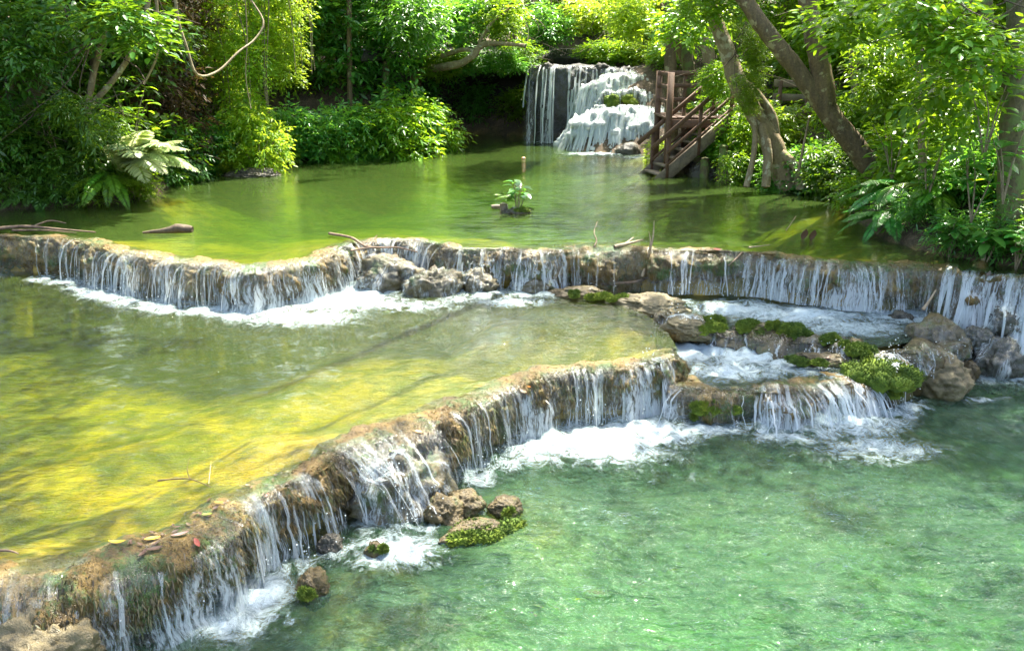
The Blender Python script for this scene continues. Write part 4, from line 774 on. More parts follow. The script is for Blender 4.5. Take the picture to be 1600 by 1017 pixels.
BIG = [lib('bigleaf_%d' % i, lambda i=i: shrub_mesh(140 + i, 0.24, 16, 16, 4, 0.42)) for i in range(3)]
SLM = [lib('slimleaf_%d' % i, lambda i=i: shrub_mesh(160 + i, 0.22, 18, 18, 5, 0.20)) for i in range(2)]
COLM = [lib('column_%d' % i, lambda i=i: column_mesh(200 + i, (0.16, 0.18, 0.14, 0.21)[i])) for i in range(4)]
CUR = [lib('curtain_%d' % i, lambda i=i: curtain_mesh(300 + i)) for i in range(2)]
stem_meshes = {}
def stems_mesh(h, n, seed, r=0.02, spread=0.5):
    key = (round(h, 1), n, seed)
    if key not in stem_meshes:
        rng = np.random.default_rng(seed); mb = MB()
        for i in range(n):
            a = rng.uniform(0, 6.28); e = np.array([math.cos(a), math.sin(a), 0]) * spread * rng.uniform(0.4, 1)
            tube(mb, [np.array([0, 0, -0.25]) + e * 0.1, e * 0.4 + np.array([0, 0, h * 0.4]), e + np.array([0, 0, h * rng.uniform(0.8, 1)])], [r * 1.4, r, r * 0.4], 6, step=h / 6)
        stem_meshes[key] = mb.mesh('stems', M['vine'])
    return stem_meshes[key]
def gxy(px, Y):
    z = 1.5
    for _ in range(4): z = float(ground_z([[PX(px, Y, z), Y]])[0])
    return np.array([PX(px, Y, z), Y, z])
rotr = np.random.default_rng(55)
def shrub(label, px, Y, sc, mesh, mat, name='shrub', cat='shrub', group='shrubs along the banks', dz=0.0, sz=1.0):
    p = gxy(px, Y); p[2] = max(p[2], ZU - 0.05) + dz
    o = thing(name, label, cat, p, group)
    share('foliage', mesh, o, rot=(0, 0, rotr.uniform(0, 6.28)), scale=(sc, sc, sc * sz), mat=M[mat])
    share('stem', stems_mesh(0.8, 5, int(rotr.integers(0, 4))), o, rot=(0, 0, rotr.uniform(0, 6)), scale=(sc, sc, sc * sz)); return o
def slender_tree(label, px, Y, mesh, mat, hs=1.0, ws=1.0, bark='bark_grey', r=0.07, group='understory trees on the banks'):
    p = gxy(px, Y); p[2] -= 0.1
    o = thing('understory_tree', label, 'tree', p, group); rng = np.random.default_rng(int(px * 7 + Y * 13) % 99991); mb = MB()
    top = np.array([rng.normal(0, 0.3), rng.normal(0, 0.3), 5.6 * hs]); pts = [np.array([0, 0, -0.2]), top * 0.35 + rng.normal(0, 0.08, 3) * [1, 1, 0], top * 0.7 + rng.normal(0, 0.1, 3) * [1, 1, 0], top]
    tube(mb, pts, [r * 1.3, r, r * 0.7, r * 0.25], 8, 0.2, 0.25)
    for i in range(9):
        t = rng.uniform(0.2, 0.95); b = top * t; a = rng.uniform(0, 6.28); e = np.array([math.cos(a), math.sin(a), 0.5]) * rng.uniform(0.6, 1.1) * ws
        tube(mb, [b, b + e * 0.5 + [0, 0, 0.05], b + e], [r * 0.4, r * 0.28, r * 0.1], 5, step=0.2)
    q = MB(); q.v = mb.v; q.f = mb.f; q.n = mb.n
    share('trunk', mb.mesh('trunk', M[bark]), o)
    share('crown', mesh, o, rot=(0, 0, rng.uniform(0, 6.28)), scale=(ws, ws, hs), mat=M[mat]); return o
# ================================================================== FOREST
# sun patches: where the photograph shows sunlight reaching the stream, in plan
SUNP = [(*P(330, 590, ZM), 1.5, 0.75), (*P(480, 530, ZM), 1.0, 0.6), (*P(500, 470, ZM), 1.3, 0.8), (*P(150, 650, ZM), 0.7, 0.4), (*P(960, 535, ZM), 0.9, 0.5), (*P(950, 690, 0), 0.8, 0.5), (*P(970, 200, 2.2), 2.4, 1.8),
        (*P(1060, 470, ZM), 0.9, 0.5), (*P(1390, 575, ZS), 0.5, 0.4), (*P(1120, 380, ZU), 1.8, 0.4), (*P(620, 375, ZU), 1.5, 0.5), (*P(280, 350, ZU), 0.8, 0.4), (*P(740, 650, ZM), 0.6, 0.4), (*P(1300, 640, 0), 0.5, 0.3),
        (*D(395, 140, 20.0), 1.6, 1.4), (*D(395, 20, 20.0), 1.6, 1.4), (*D(410, 240, 19.5), 1.2, 1.0), (*D(240, 250, 15.6), 1.2, 0.9), (*D(620, 190, 23.4), 2.0, 1.5), (*D(540, 130, 23.5), 2.0, 1.5), (*D(640, 60, 23.5), 2.0, 1.5), (*D(760, 40, 26), 2.0, 1.5), (*D(950, 40, 27), 2.5, 2.0), (*D(1050, 60, 24), 1.5, 1.5), (*D(1440, 190, 14), 1.4, 1.2), (*D(1330, 90, 17), 1.6, 1.2), (*D(1540, 150, 12), 1.0, 0.9), (*D(810, 310, 12.0), 0.4, 0.4), (*P(1000, 930, 0), 0.7, 0.4), (*P(1350, 740, 0), 0.9, 0.45), (*P(720, 900, 0), 0.5, 0.4), (*P(1200, 850, 0), 0.7, 0.5), (*P(1500, 810, 0), 0.7, 0.5), (*P(1080, 770, 0), 0.6, 0.4), (*D(960, 225, 24), 2.4, 1.4)]
def shade_keep(pos_world):  # shapes gaps in the crowns: leaves drop out where sun should pass
    ok = np.ones(len(pos_world), bool); jig = 0.3 * fbm(np.column_stack([pos_world[:, :2], np.zeros(len(pos_world))]), 1.3, 2)
    for x, y, z, rx, ry in SUNP:
        h = pos_world - SUNV * ((pos_world[:, 2] - z) / SUNV[2])[:, None]
        ok &= ((((h[:, 0] - x) / (rx * 1.1)) ** 2 + ((h[:, 1] - y) / (ry * 1.1)) ** 2 + jig) > 1) | (pos_world[:, 2] < z + 1.5)
    return ok
def canopy_tree(label, x, Y, h, r, seed, mat='leaf_mid', bark='bark_grey', trunk=None, tr=0.22, per=15, nc=22, rz=1.6, off=(0, 0), leaf=0.22, name='canopy_tree', extra=()):
    z = float(ground_z([[x, Y]])[0]); base = np.array([x, Y, z - 0.1]); rng = np.random.default_rng(seed)
    o = thing(name, label, 'tree', base, 'tall trees over the stream'); mb = MB()
    top = np.array([x + off[0], Y + off[1], z + h]); 
    tp = np.array(trunk) if trunk is not None else np.array([base, base * 0.6 + top * 0.4 + rng.normal(0, 0.15, 3) * [1, 1, 0], base * 0.3 + top * 0.7, top])
    if trunk is not None: tp = np.vstack([tp, top])
    tube(mb, tp, np.linspace(tr * 1.15, tr * (0.45 if name != 'leaning_tree' else 0.5), len(tp)) * np.where(np.arange(len(tp)) == len(tp) - 1, 0.3, 1.0), 12, 0.18, 0.12, seed)
    c = clumps(rng, nc, (r, r, rz), -1) + top
    for q in c[::3]:
        if not shade_keep(np.array([q, (top + q) / 2])).all(): continue
        tube(mb, [top - [0, 0, rz * 0.6], (top + q) / 2 + rng.normal(0, 0.2, 3), q], [tr * 0.35, tr * 0.2, tr * 0.05], 5, step=0.5)
    for pts, r0, r1 in extra: tube(mb, pts, np.linspace(r0, r1, len(pts)), 10, 0.15, 0.12, seed + 1)
    mb.build('trunk', M[bark], o)
    cl = cloud(rng, c, 0.95, per, 5, leaf, keep=shade_keep)
    if cl.n: cl.build('crown', M[mat], o, smooth=False)
    return o
# --- named trees on the near bank
lean = [D(1385, 300, 15.0), D(1362, 265, 15.0), D(1330, 222, 15.0), D(1290, 170, 15.0), D(1243, 108, 15.1), D(1195, 45, 15.2), D(1135, -40, 15.4), D(1060, -150, 15.8)]
b0 = lean[0]
canopy_tree('thick grey leaning trunk with an upright side stem', b0[0], b0[1], 10.5, 3.4, 501, trunk=lean, tr=0.185, per=20, nc=32, off=(-7.2, -4.0), name='leaning_tree', extra=[([D(1290, 165, 15.0), D(1283, 110, 15.0), D(1270, 50, 15.0), D(1258, -30, 15.1), D(1250, -120, 15.2)], 0.19, 0.13)])  # unseen crown is swung out over the stream to shade the middle pool
gn = [D(1232, 292, 17.0), D(1205, 225, 17.0), D(1178, 172, 17.1), D(1152, 130, 17.1), D(1138, 85, 17.2), D(1118, 30, 17.3), D(1108, -40, 17.4)]
ex = [([D(1195, 210, 17.0), D(1185, 175, 16.9), D(1160, 120, 16.9), D(1172, 160, 16.8)], 0.10, 0.06), ([D(1190, 195, 16.9), D(1200, 245, 16.7), D(1196, 292, 16.6)], 0.10, 0.09), ([D(1180, 190, 16.9), D(1178, 240, 16.6), D(1166, 292, 16.5)], 0.05, 0.06), ([D(1215, 235, 16.9), D(1245, 262, 16.7), D(1252, 296, 16.6)], 0.09, 0.10), ([D(1150, 120, 17.1), D(1175, 140, 17.0), D(1205, 180, 17.0), D(1212, 220, 17.0)], 0.08, 0.10)]
canopy_tree('gnarled twisted trunk standing on roots beside the staircase', gn[0][0], gn[0][1], 8.0, 2.4, 502, bark='bark_pale', trunk=gn, tr=0.21, off=(-1.5, 0.8), name='gnarled_tree', extra=ex)
def straight(label, px0, py0, px1, Y, tr, seed, h=9, mat='leaf_mid', bark='bark_grey', r=2.3, curve=0.0):
    a = gxy(px0, Y); b = D(px1, -30, Y); mid = (a + b) / 2 + np.array([curve, 0, 0])
    tp = [a - [0, 0, 0.2], a * 0.6 + b * 0.4 + np.array([curve * 0.7, 0, 0]), b, b + (b - mid) * 0.5]
    canopy_tree(label, a[0], a[1], h, r, seed, mat, bark, trunk=tp, tr=tr, off=((b - a)[0] * 1.4, 0.3))
straight('straight grey trunk rising behind the wooden platform', 1050, 0, 1045, 22.5, 0.17, 510)
straight('second grey trunk leaning by the wooden platform', 1085, 0, 1062, 23.0, 0.15, 511, bark='bark_moss')
straight('brown trunk behind the gnarled tree', 1130, 0, 1085, 21.5, 0.16, 512, bark='bark_pale')
straight('slim pale trunk leaning over the wooden platform', 1100, 0, 1010, 24.0, 0.13, 513, bark='bark_grey')
straight('thin yellowish trunk in the leafy bank undergrowth', 1445, 0, 1432, 12.6, 0.055, 514, 7.5, bark='bark_pale', r=1.8)
straight('dark mossy trunk deep in the bank undergrowth', 1490, 0, 1505, 15.5, 0.15, 515, bark='bark_moss')
straight('stout brown trunk at the photo edge over dark leaves', 1580, 0, 1592, 11.0, 0.15, 516, 8, bark='bark_moss', r=2.0, curve=-0.05)
straight('slender trunk beyond the leaning tree', 1345, 0, 1320, 18.5, 0.09, 517, bark='bark_pale')
straight('dim trunk half hidden behind the brown edge trunk', 1545, 0, 1540, 14.0, 0.11, 518, bark='bark_moss')
# --- far-left thicket
old = [D(85, 308, 16.0), D(45, 190, 16.0), D(62, 130, 16.0), D(78, 60, 16.0), D(88, -40, 16.0)]
canopy_tree('old mossy forked trunk in the shaded thicket', old[0][0], old[0][1], 8.5, 2.8, 520, 'leaf_dark', 'bark_moss', trunk=old, tr=0.17, off=(0.4, 0.5), extra=[([D(48, 180, 16.0), D(10, 160, 16.0), D(-30, 150, 16.0)], 0.14, 0.10), ([D(20, 150, 16.0), D(32, 80, 16.0), D(50, -20, 16.0)], 0.09, 0.07)])
sap = [D(112, 330, 16.0), D(128, 230, 16.0), D(138, 160, 16.0), D(152, 90, 16.0), D(172, 20, 16.0), D(185, -50, 16.0)]
canopy_tree('tan sapling with a slanting second stem above the fern', sap[0][0], sap[0][1], 6.8, 1.5, 521, 'leaf_dark', 'bark_pale', trunk=sap, tr=0.065, off=(1.0, 0.4), extra=[([D(132, 175, 16.0), D(165, 140, 16.0), D(195, 100, 16.0), D(225, 40, 16.0), D(235, -40, 16.0)], 0.055, 0.045)])
straight('slim grey trunk among teal foliage on the far bank', 547, 0, 545, 23.5, 0.075, 522, bark='bark_grey')
straight('dark trunk hidden in far bank leaves', 600, 0, 608, 24.5, 0.10, 523, bark='bark_moss')
straight('brown crooked trunk behind hanging dead vines', 268, 0, 236, 19.6, 0.06, 524, mat='leaf_dark', bark='bark_moss', curve=0.2)
# tree over the cave, limb reaching across the dark water
g = gxy(640, 27.5); ov = [g - [0, 0, 0.2], D(648, 120, 27.0), D(660, 60, 26.8), D(670, -20, 26.6)]
canopy_tree('tree over the cave with a crooked bare limb', g[0], g[1], 7.5, 2.6, 525, 'leaf_teal', 'bark_pale', trunk=ov, tr=0.16, off=(1.0, -0.5), extra=[([D(650, 112, 26.6), D(700, 104, 25.6), D(728, 96, 25.4), D(752, 72, 25.3), D(775, 68, 25.2), D(822, 72, 25.2)], 0.13, 0.05), ([D(728, 96, 25.4), D(745, 85, 25.3), D(752, 60, 25.3), D(770, 35, 25.2), D(800, 10, 25.2)], 0.07, 0.03), ([D(690, 88, 25.8), D(725, 78, 25.5), D(745, 82, 25.4)], 0.07, 0.05)])
# --- tall trees beside and over the stream, most added to shade pools and thicket
for i, (lab, x, Y, h, r, ox, oy) in enumerate([
        ('tall tree added to shade the near pool from one side', -9.6, 14.6, 10.5, 3.6, 3.6, -0.6), ('tall tree added to shade the upper pool', 8.6, 17.5, 10.5, 3.6, -3.8, 0.0), ('spreading tree on the side bank added to shade the lower pool', 11.2, 10.5, 10.0, 3.8, -4.0, 1.0),
        ('spreading tree added to lean over and shade the middle pool', -11.2, 11.0, 10.5, 3.4, 3.6, 1.4), ('high tree behind the far waterfall', -4.6, 33.0, 8.0, 3.2, 0, 0), ('high tree on the slope behind the staircase', 9.4, 25.5, 8.5, 3.2, -0.5, 0),
        ('high tree on the slope behind the thicket', -10.5, 22.0, 9.0, 3.2, 0.5, 0), ('dense tree added behind the thicket to shade it', -8.6, 19.2, 8.0, 3.0, 0.6, -0.4), ('wide crown added over the shelf and channel for shade', 10.4, 14.0, 9.5, 3.4, -4.6, 1.5)]):
    canopy_tree(lab, x, Y, h, r, 600 + i, ['leaf_mid', 'leaf_teal', 'leaf_mid', 'leaf_dark'][i % 4], off=(ox, oy), tr=0.26, per=30 if 'dense' in lab else 15, nc=34 if 'dense' in lab else 22)

# --- understory trees: the green wall round the pool
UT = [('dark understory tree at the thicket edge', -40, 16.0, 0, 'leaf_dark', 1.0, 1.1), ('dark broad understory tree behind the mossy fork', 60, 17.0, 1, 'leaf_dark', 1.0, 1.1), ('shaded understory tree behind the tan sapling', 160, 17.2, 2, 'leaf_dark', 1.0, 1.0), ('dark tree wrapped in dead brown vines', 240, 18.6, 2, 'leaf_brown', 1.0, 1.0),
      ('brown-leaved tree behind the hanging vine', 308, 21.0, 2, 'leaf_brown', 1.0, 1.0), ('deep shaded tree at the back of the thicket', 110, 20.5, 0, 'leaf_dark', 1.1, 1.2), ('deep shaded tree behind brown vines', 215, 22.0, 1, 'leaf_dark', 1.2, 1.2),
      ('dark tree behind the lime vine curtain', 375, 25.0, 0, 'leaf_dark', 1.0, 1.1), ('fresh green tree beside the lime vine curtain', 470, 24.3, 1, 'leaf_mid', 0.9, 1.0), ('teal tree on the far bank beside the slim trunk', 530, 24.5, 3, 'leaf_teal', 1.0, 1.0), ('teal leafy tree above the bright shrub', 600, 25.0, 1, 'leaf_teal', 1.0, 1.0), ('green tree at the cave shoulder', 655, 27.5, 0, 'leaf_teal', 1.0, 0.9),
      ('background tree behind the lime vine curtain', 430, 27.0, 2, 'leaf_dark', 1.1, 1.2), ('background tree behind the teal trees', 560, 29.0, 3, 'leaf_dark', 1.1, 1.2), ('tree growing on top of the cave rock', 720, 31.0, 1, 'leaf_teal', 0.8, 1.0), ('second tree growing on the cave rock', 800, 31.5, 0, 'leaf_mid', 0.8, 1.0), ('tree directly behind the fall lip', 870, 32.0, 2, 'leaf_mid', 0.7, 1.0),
      ('yellow-green tree behind the far fall', 930, 32.5, 0, 'leaf_lime_lit', 0.7, 1.1), ('second yellow-green tree behind the far fall', 1000, 31.0, 3, 'leaf_lime_lit', 0.7, 1.0), ('lime tree behind the wooden platform', 1070, 28.5, 1, 'leaf_lime_lit', 0.8, 1.0), ('green tree behind the gnarled trunk', 1150, 25.5, 2, 'leaf_mid', 0.9, 1.0), ('green tree in the gap by the leaning trunk', 1210, 23.5, 0, 'leaf_mid', 0.9, 1.0),
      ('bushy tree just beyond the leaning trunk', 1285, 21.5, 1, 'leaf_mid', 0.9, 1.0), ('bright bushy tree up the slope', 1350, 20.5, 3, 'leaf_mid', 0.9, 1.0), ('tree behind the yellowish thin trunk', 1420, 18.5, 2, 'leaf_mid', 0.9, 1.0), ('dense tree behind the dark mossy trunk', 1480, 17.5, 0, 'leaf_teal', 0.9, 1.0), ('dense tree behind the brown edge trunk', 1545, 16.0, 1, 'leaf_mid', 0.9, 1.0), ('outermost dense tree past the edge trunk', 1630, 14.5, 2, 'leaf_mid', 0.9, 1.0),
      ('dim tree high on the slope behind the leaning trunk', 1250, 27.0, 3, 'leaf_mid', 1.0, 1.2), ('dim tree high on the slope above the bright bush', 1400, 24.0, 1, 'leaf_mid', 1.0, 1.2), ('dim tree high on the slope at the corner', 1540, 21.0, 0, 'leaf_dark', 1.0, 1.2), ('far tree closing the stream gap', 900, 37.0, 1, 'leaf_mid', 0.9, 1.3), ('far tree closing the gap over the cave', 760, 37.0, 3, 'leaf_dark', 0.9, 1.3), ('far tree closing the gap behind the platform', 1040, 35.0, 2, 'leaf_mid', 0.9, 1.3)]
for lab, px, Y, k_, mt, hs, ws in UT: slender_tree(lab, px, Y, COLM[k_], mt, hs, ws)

# --- shrubs at the water's edge
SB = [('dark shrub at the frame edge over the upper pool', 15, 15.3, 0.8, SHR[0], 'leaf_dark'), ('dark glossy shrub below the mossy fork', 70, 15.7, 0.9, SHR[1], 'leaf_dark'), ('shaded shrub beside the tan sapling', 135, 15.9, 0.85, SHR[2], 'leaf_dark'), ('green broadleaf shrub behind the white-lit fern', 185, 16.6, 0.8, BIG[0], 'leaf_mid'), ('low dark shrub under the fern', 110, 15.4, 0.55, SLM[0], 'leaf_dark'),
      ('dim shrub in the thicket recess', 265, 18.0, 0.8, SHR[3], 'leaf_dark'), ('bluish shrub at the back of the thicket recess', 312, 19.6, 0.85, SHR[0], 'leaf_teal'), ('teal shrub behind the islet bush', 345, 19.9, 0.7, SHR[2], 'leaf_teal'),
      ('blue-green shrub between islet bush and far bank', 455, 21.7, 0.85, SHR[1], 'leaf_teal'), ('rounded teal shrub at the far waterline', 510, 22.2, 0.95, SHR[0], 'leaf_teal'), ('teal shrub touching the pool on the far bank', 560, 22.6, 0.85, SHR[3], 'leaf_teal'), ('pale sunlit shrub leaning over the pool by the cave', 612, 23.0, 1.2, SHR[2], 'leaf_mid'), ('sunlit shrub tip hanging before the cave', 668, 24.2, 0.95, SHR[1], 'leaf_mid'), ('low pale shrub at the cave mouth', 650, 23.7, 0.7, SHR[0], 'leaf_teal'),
      ('small shrub under the staircase top', 1120, 19.6, 0.55, SHR[1], 'leaf_mid'), ('leafy shrub covering the platform corner', 1125, 20.6, 0.7, SHR[0], 'leaf_mid'), ('shrub behind the stair foot', 1035, 21.5, 0.45, SHR[2], 'leaf_lime_lit'), ('dark shrub among the gnarled roots', 1215, 17.3, 0.5, SHR[3], 'leaf_teal'), ('dark shrub behind the gnarled roots', 1260, 17.0, 0.7, SHR[0], 'leaf_teal'), ('shrub between roots and leaning trunk', 1300, 16.4, 0.7, SHR[1], 'leaf_dark'),
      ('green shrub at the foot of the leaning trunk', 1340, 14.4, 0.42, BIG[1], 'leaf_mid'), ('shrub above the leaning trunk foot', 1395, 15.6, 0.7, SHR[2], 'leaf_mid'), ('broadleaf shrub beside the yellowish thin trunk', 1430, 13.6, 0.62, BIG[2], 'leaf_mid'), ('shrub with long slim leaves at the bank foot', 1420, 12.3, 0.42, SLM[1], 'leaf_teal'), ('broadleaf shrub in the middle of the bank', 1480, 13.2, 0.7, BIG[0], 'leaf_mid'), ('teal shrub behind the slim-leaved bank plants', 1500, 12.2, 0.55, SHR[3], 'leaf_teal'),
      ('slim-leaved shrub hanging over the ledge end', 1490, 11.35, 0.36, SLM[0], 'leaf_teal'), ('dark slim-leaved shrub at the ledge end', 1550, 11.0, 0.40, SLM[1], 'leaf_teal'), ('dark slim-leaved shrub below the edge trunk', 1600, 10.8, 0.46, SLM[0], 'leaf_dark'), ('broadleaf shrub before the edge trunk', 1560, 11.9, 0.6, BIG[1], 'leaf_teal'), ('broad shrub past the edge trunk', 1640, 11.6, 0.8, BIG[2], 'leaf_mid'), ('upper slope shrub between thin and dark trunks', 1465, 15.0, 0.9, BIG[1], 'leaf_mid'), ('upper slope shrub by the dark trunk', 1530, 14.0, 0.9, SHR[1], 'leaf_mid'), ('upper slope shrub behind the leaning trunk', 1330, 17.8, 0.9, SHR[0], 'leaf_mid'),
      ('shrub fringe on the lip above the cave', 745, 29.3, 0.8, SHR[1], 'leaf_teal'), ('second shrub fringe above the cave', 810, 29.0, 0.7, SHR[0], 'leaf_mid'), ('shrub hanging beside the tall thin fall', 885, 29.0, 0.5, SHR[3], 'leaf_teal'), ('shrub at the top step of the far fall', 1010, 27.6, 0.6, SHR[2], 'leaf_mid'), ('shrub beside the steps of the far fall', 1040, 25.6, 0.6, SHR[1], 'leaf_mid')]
SB += [('broad shrub on the bare bank past the edge trunk', 1720, 11.4, 0.9, BIG[0], 'leaf_mid'), ('slim-leaved shrub on the bare bank past the edge trunk', 1780, 10.9, 0.8, SLM[0], 'leaf_teal'), ('tall leafy shrub past the edge trunk', 1800, 12.4, 1.2, SHR[1], 'leaf_mid'), ('low slim-leaved plant at the dark waterline', 30, 14.95, 0.42, SLM[0], 'leaf_dark'), ('low shrub drooping into dark water', 85, 15.15, 0.45, SHR[3], 'leaf_dark'), ('low slim-leaved plant under the shaded fern', 150, 15.4, 0.42, SLM[1], 'leaf_mid'), ('low shrub trailing at the fern water edge', 215, 15.9, 0.4, SHR[0], 'leaf_mid'), ('shrub leaning over the platform rail', 1165, 19.0, 0.7, SHR[2], 'leaf_mid'), ('shrub filling the gap behind the gnarled trunk', 1200, 18.6, 0.8, SHR[1], 'leaf_mid'), ('low shrub beside the log post', 1150, 18.0, 0.45, SHR[3], 'leaf_mid'), ('low bright shrub at the water under the vine curtain', 370, 19.6, 0.45, SHR[1], 'leaf_lime_lit'), ('low shrub along the waterline below the teal trees', 535, 22.0, 0.6, SHR[3], 'leaf_mid'), ('low shrub at the waterline near the islet bush', 440, 21.2, 0.5, SHR[2], 'leaf_mid')]
for lab, px, Y, sc, me, mt in SB: shrub(lab, px, Y, sc, me, mt)
# foliage hanging over the cave mouth
M['twig_dark'] = mat_simple('twig_dark', (0.03, 0.02, 0.01), (0.10, 0.07, 0.035), 14, 0.8)
def hanging(label, px, py, Y, sc, mesh, mat, rotz=0.0):
    p = D(px, py, Y); o = thing('hanging_bough', label, 'branch', p, 'boughs hanging over the far pool')
    share('foliage', mesh, o, rot=(0, 0, rotz), scale=sc, mat=M[mat]); mb = MB(); rng = np.random.default_rng(int(px)); 
    for i in range(5): tube(mb, [p + [0, 0.6, 1.6], p + [rng.normal(0, 0.4), 0.2, 0.9], p + [rng.normal(0, 0.7), rng.normal(0, 0.4), 0.3]], [0.014, 0.010, 0.004], 5, step=0.25)
    mb.build('twigs', M['twig_dark'], o); return o
hanging('teal bough drooping over the crooked limb', 720, 62, 26.0, (1.1, 0.8, 0.9), SHR[0], 'leaf_teal', 0.4)
hanging('pale bough drooping above the cave', 780, 52, 26.0, (1.2, 0.8, 0.8), SHR[1], 'leaf_mid', 1.4)
hanging('bough over the far fall lip', 850, 62, 28.4, (1.1, 0.8, 0.7), SHR[3], 'leaf_teal', 0.9)
hanging('sunlit bough over the far fall', 930, 50, 28.6, (1.0, 0.8, 0.7), SHR[0], 'leaf_lime_lit', 2.9)
hanging('lime bough by the slim pale trunk', 985, 55, 23.5, (1.0, 0.8, 0.7), SHR[1], 'leaf_lime_lit', 3.9)
hanging('big-leaved bough over the wooden platform', 1085, 62, 18.5, (0.75, 0.6, 0.6), BIG[0], 'leaf_mid', 0.3)
hanging('big-leaved bough above the leaning trunk', 1330, 60, 13.5, (0.9, 0.7, 0.5), BIG[1], 'leaf_mid', 1.3)
hanging('big-leaved bough beside the edge trunk', 1530, 110, 10.6, (0.6, 0.5, 0.4), BIG[2], 'leaf_mid', 2.3)
hanging('dark big-leaved bough above the tan sapling', 190, 70, 15.0, (0.8, 0.6, 0.55), BIG[0], 'leaf_dark', 3.3)
hanging('leafy fringe over the cave roof by the crooked limb', 745, 112, 26.9, (1.0, 0.6, 0.5), SHR[2], 'leaf_teal', 0.3)
hanging('leafy fringe over the cave roof beside the fall', 815, 100, 27.0, (0.9, 0.6, 0.45), SHR[3], 'leaf_mid', 1.3)
hanging('leafy fringe above the lip of the far fall', 945, 98, 27.2, (1.0, 0.6, 0.45), SHR[1], 'leaf_mid', 2.3)
hanging('leafy tuft above the far fall near the platform', 1000, 104, 27.0, (0.8, 0.6, 0.5), SHR[0], 'leaf_lime_lit', 2.9)
hanging('leafy tuft on the cave lip over the black hollow', 700, 118, 26.4, (0.9, 0.6, 0.5), SHR[0], 'leaf_mid', 0.8)
hanging('leafy tuft on the cave lip beside the tall fall', 790, 112, 26.4, (0.9, 0.6, 0.45), SHR[1], 'leaf_teal', 1.8)
hanging('leafy bough covering the platform rail end', 1125, 145, 18.6, (0.6, 0.5, 0.5), SHR[2], 'leaf_mid', 0.8)
hanging('dark bough drooping over the mossy fork', 55, 120, 15.2, (0.9, 0.6, 0.9), SHR[1], 'leaf_dark', 0.7)
hanging('dark bough at the frame edge over the mossy fork', 5, 250, 15.0, (0.7, 0.5, 0.7), SHR[3], 'leaf_dark', 1.7)
hanging('dark slim-leaved bough across the tan sapling', 140, 215, 15.0, (0.6, 0.5, 0.6), SLM[1], 'leaf_dark', 2.7)
hanging('dim bough over the thicket recess', 245, 90, 17.8, (0.8, 0.6, 0.9), SHR[2], 'leaf_dark', 0.2)
hanging('leafy bough across the top of the thin trunk', 1440, 60, 11.4, (0.7, 0.6, 0.5), BIG[0], 'leaf_mid', 1.9)
hanging('leafy bough hiding the slope behind the leaning trunk', 1390, 150, 14.6, (0.9, 0.7, 0.7), SHR[3], 'leaf_mid', 0.9)
hanging('leafy bough in front of the dark mossy trunk', 1490, 200, 11.6, (0.6, 0.5, 0.6), BIG[2], 'leaf_mid', 2.9)
hanging('vine tangle draped on the gnarled trunk', 1168, 175, 16.4, (0.5, 0.4, 0.30), CUR[1], 'leaf_mid', 0.9)
hanging('leafy bough over the gnarled trunk', 1120, 30, 16.2, (0.9, 0.7, 0.6), SHR[0], 'leaf_mid', 0.5)
hanging('green bough above the rounded teal shrub', 640, 60, 23.5, (1.2, 0.9, 1.0), SHR[2], 'leaf_teal', 4.0)
# lime curtain of climbing vine and the bush on its islet rock
cu = D(395, 262, 19.6)
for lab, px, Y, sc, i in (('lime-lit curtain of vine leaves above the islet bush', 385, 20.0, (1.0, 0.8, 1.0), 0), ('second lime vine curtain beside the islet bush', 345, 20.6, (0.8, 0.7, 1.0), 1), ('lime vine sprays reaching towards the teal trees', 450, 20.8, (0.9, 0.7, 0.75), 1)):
    zb = 1.8 if i == 0 else (2.0 if px < 400 else 3.1); p = np.array([PX(px, Y, 3), Y, zb]); o = thing('vine_curtain', lab, 'vine', p, 'vine curtains lit from behind'); share('foliage', CUR[i], o, rot=(0, 0, px * 0.1), scale=sc, mat=M['leaf_lime_lit'])
    mb = MB(); rng = np.random.default_rng(px)
    for j in range(6):
        a = p + np.array([rng.normal(0, 0.35), rng.normal(0, 0.2), 0]); tube(mb, [a + [0, 0, 0.1], a + rng.normal(0, 0.1, 3) + [0, 0, 1.5], a + rng.normal(0, 0.15, 3) + [0, 0, 3.2], a + [0, 0, 5.0]], [0.008, 0.012, 0.015, 0.02], 5, step=0.3)
    mb.build('stem', M['vine'], o)
boulder('dark islet stone under the lime-lit bush', np.array([*P(398, 273, ZU)[:2], ZU - 0.02]), (0.62, 0.4, 0.16), 'wet_rock', 121)
p = np.array([*P(405, 270, ZU)[:2], ZU + 0.02]); o = thing('shrub', 'lime and white-lit bush growing on the islet stone', 'shrub', p, 'shrubs along the banks')
share('foliage', SHR[3], o, rot=(0, 0, 1.0), scale=(0.68, 0.6, 0.95), mat=M['leaf_lime_lit']); share('stem', stems_mesh(0.8, 5, 1), o)
# lianas
def liana(label, pts, r, mat='vine'):
    mb = MB(); tube(mb, pts, np.linspace(r, r * 0.6, len(pts)), 7, 0.15, 0.1); tag(mb.build('liana', M[mat]), label, 'liana', 'lianas hanging in the thicket'); return mb
liana('pale liana looping up from the thicket recess', [D(272, -20, 16.0), D(278, 30, 16.0), D(292, 75, 16.0), D(308, 117, 16.0), D(340, 112, 16.4), D(372, 82, 16.8), D(398, 62, 17.2), D(412, 35, 17.4), D(392, 0, 17.6)], 0.028)
liana('thin liana hanging in the dark recess', [D(243, -20, 16.4), D(248, 60, 16.4), D(243, 95, 16.4), D(225, 132, 16.4)], 0.03)
liana('thin straight liana before the lime curtain', [D(382, -20, 18.6), D(386, 60, 18.6), D(384, 120, 18.6), D(392, 170, 18.6)], 0.014)
liana('wispy liana under the far teal tree', [D(486, -20, 22), D(488, 70, 22), D(492, 110, 22)], 0.015)
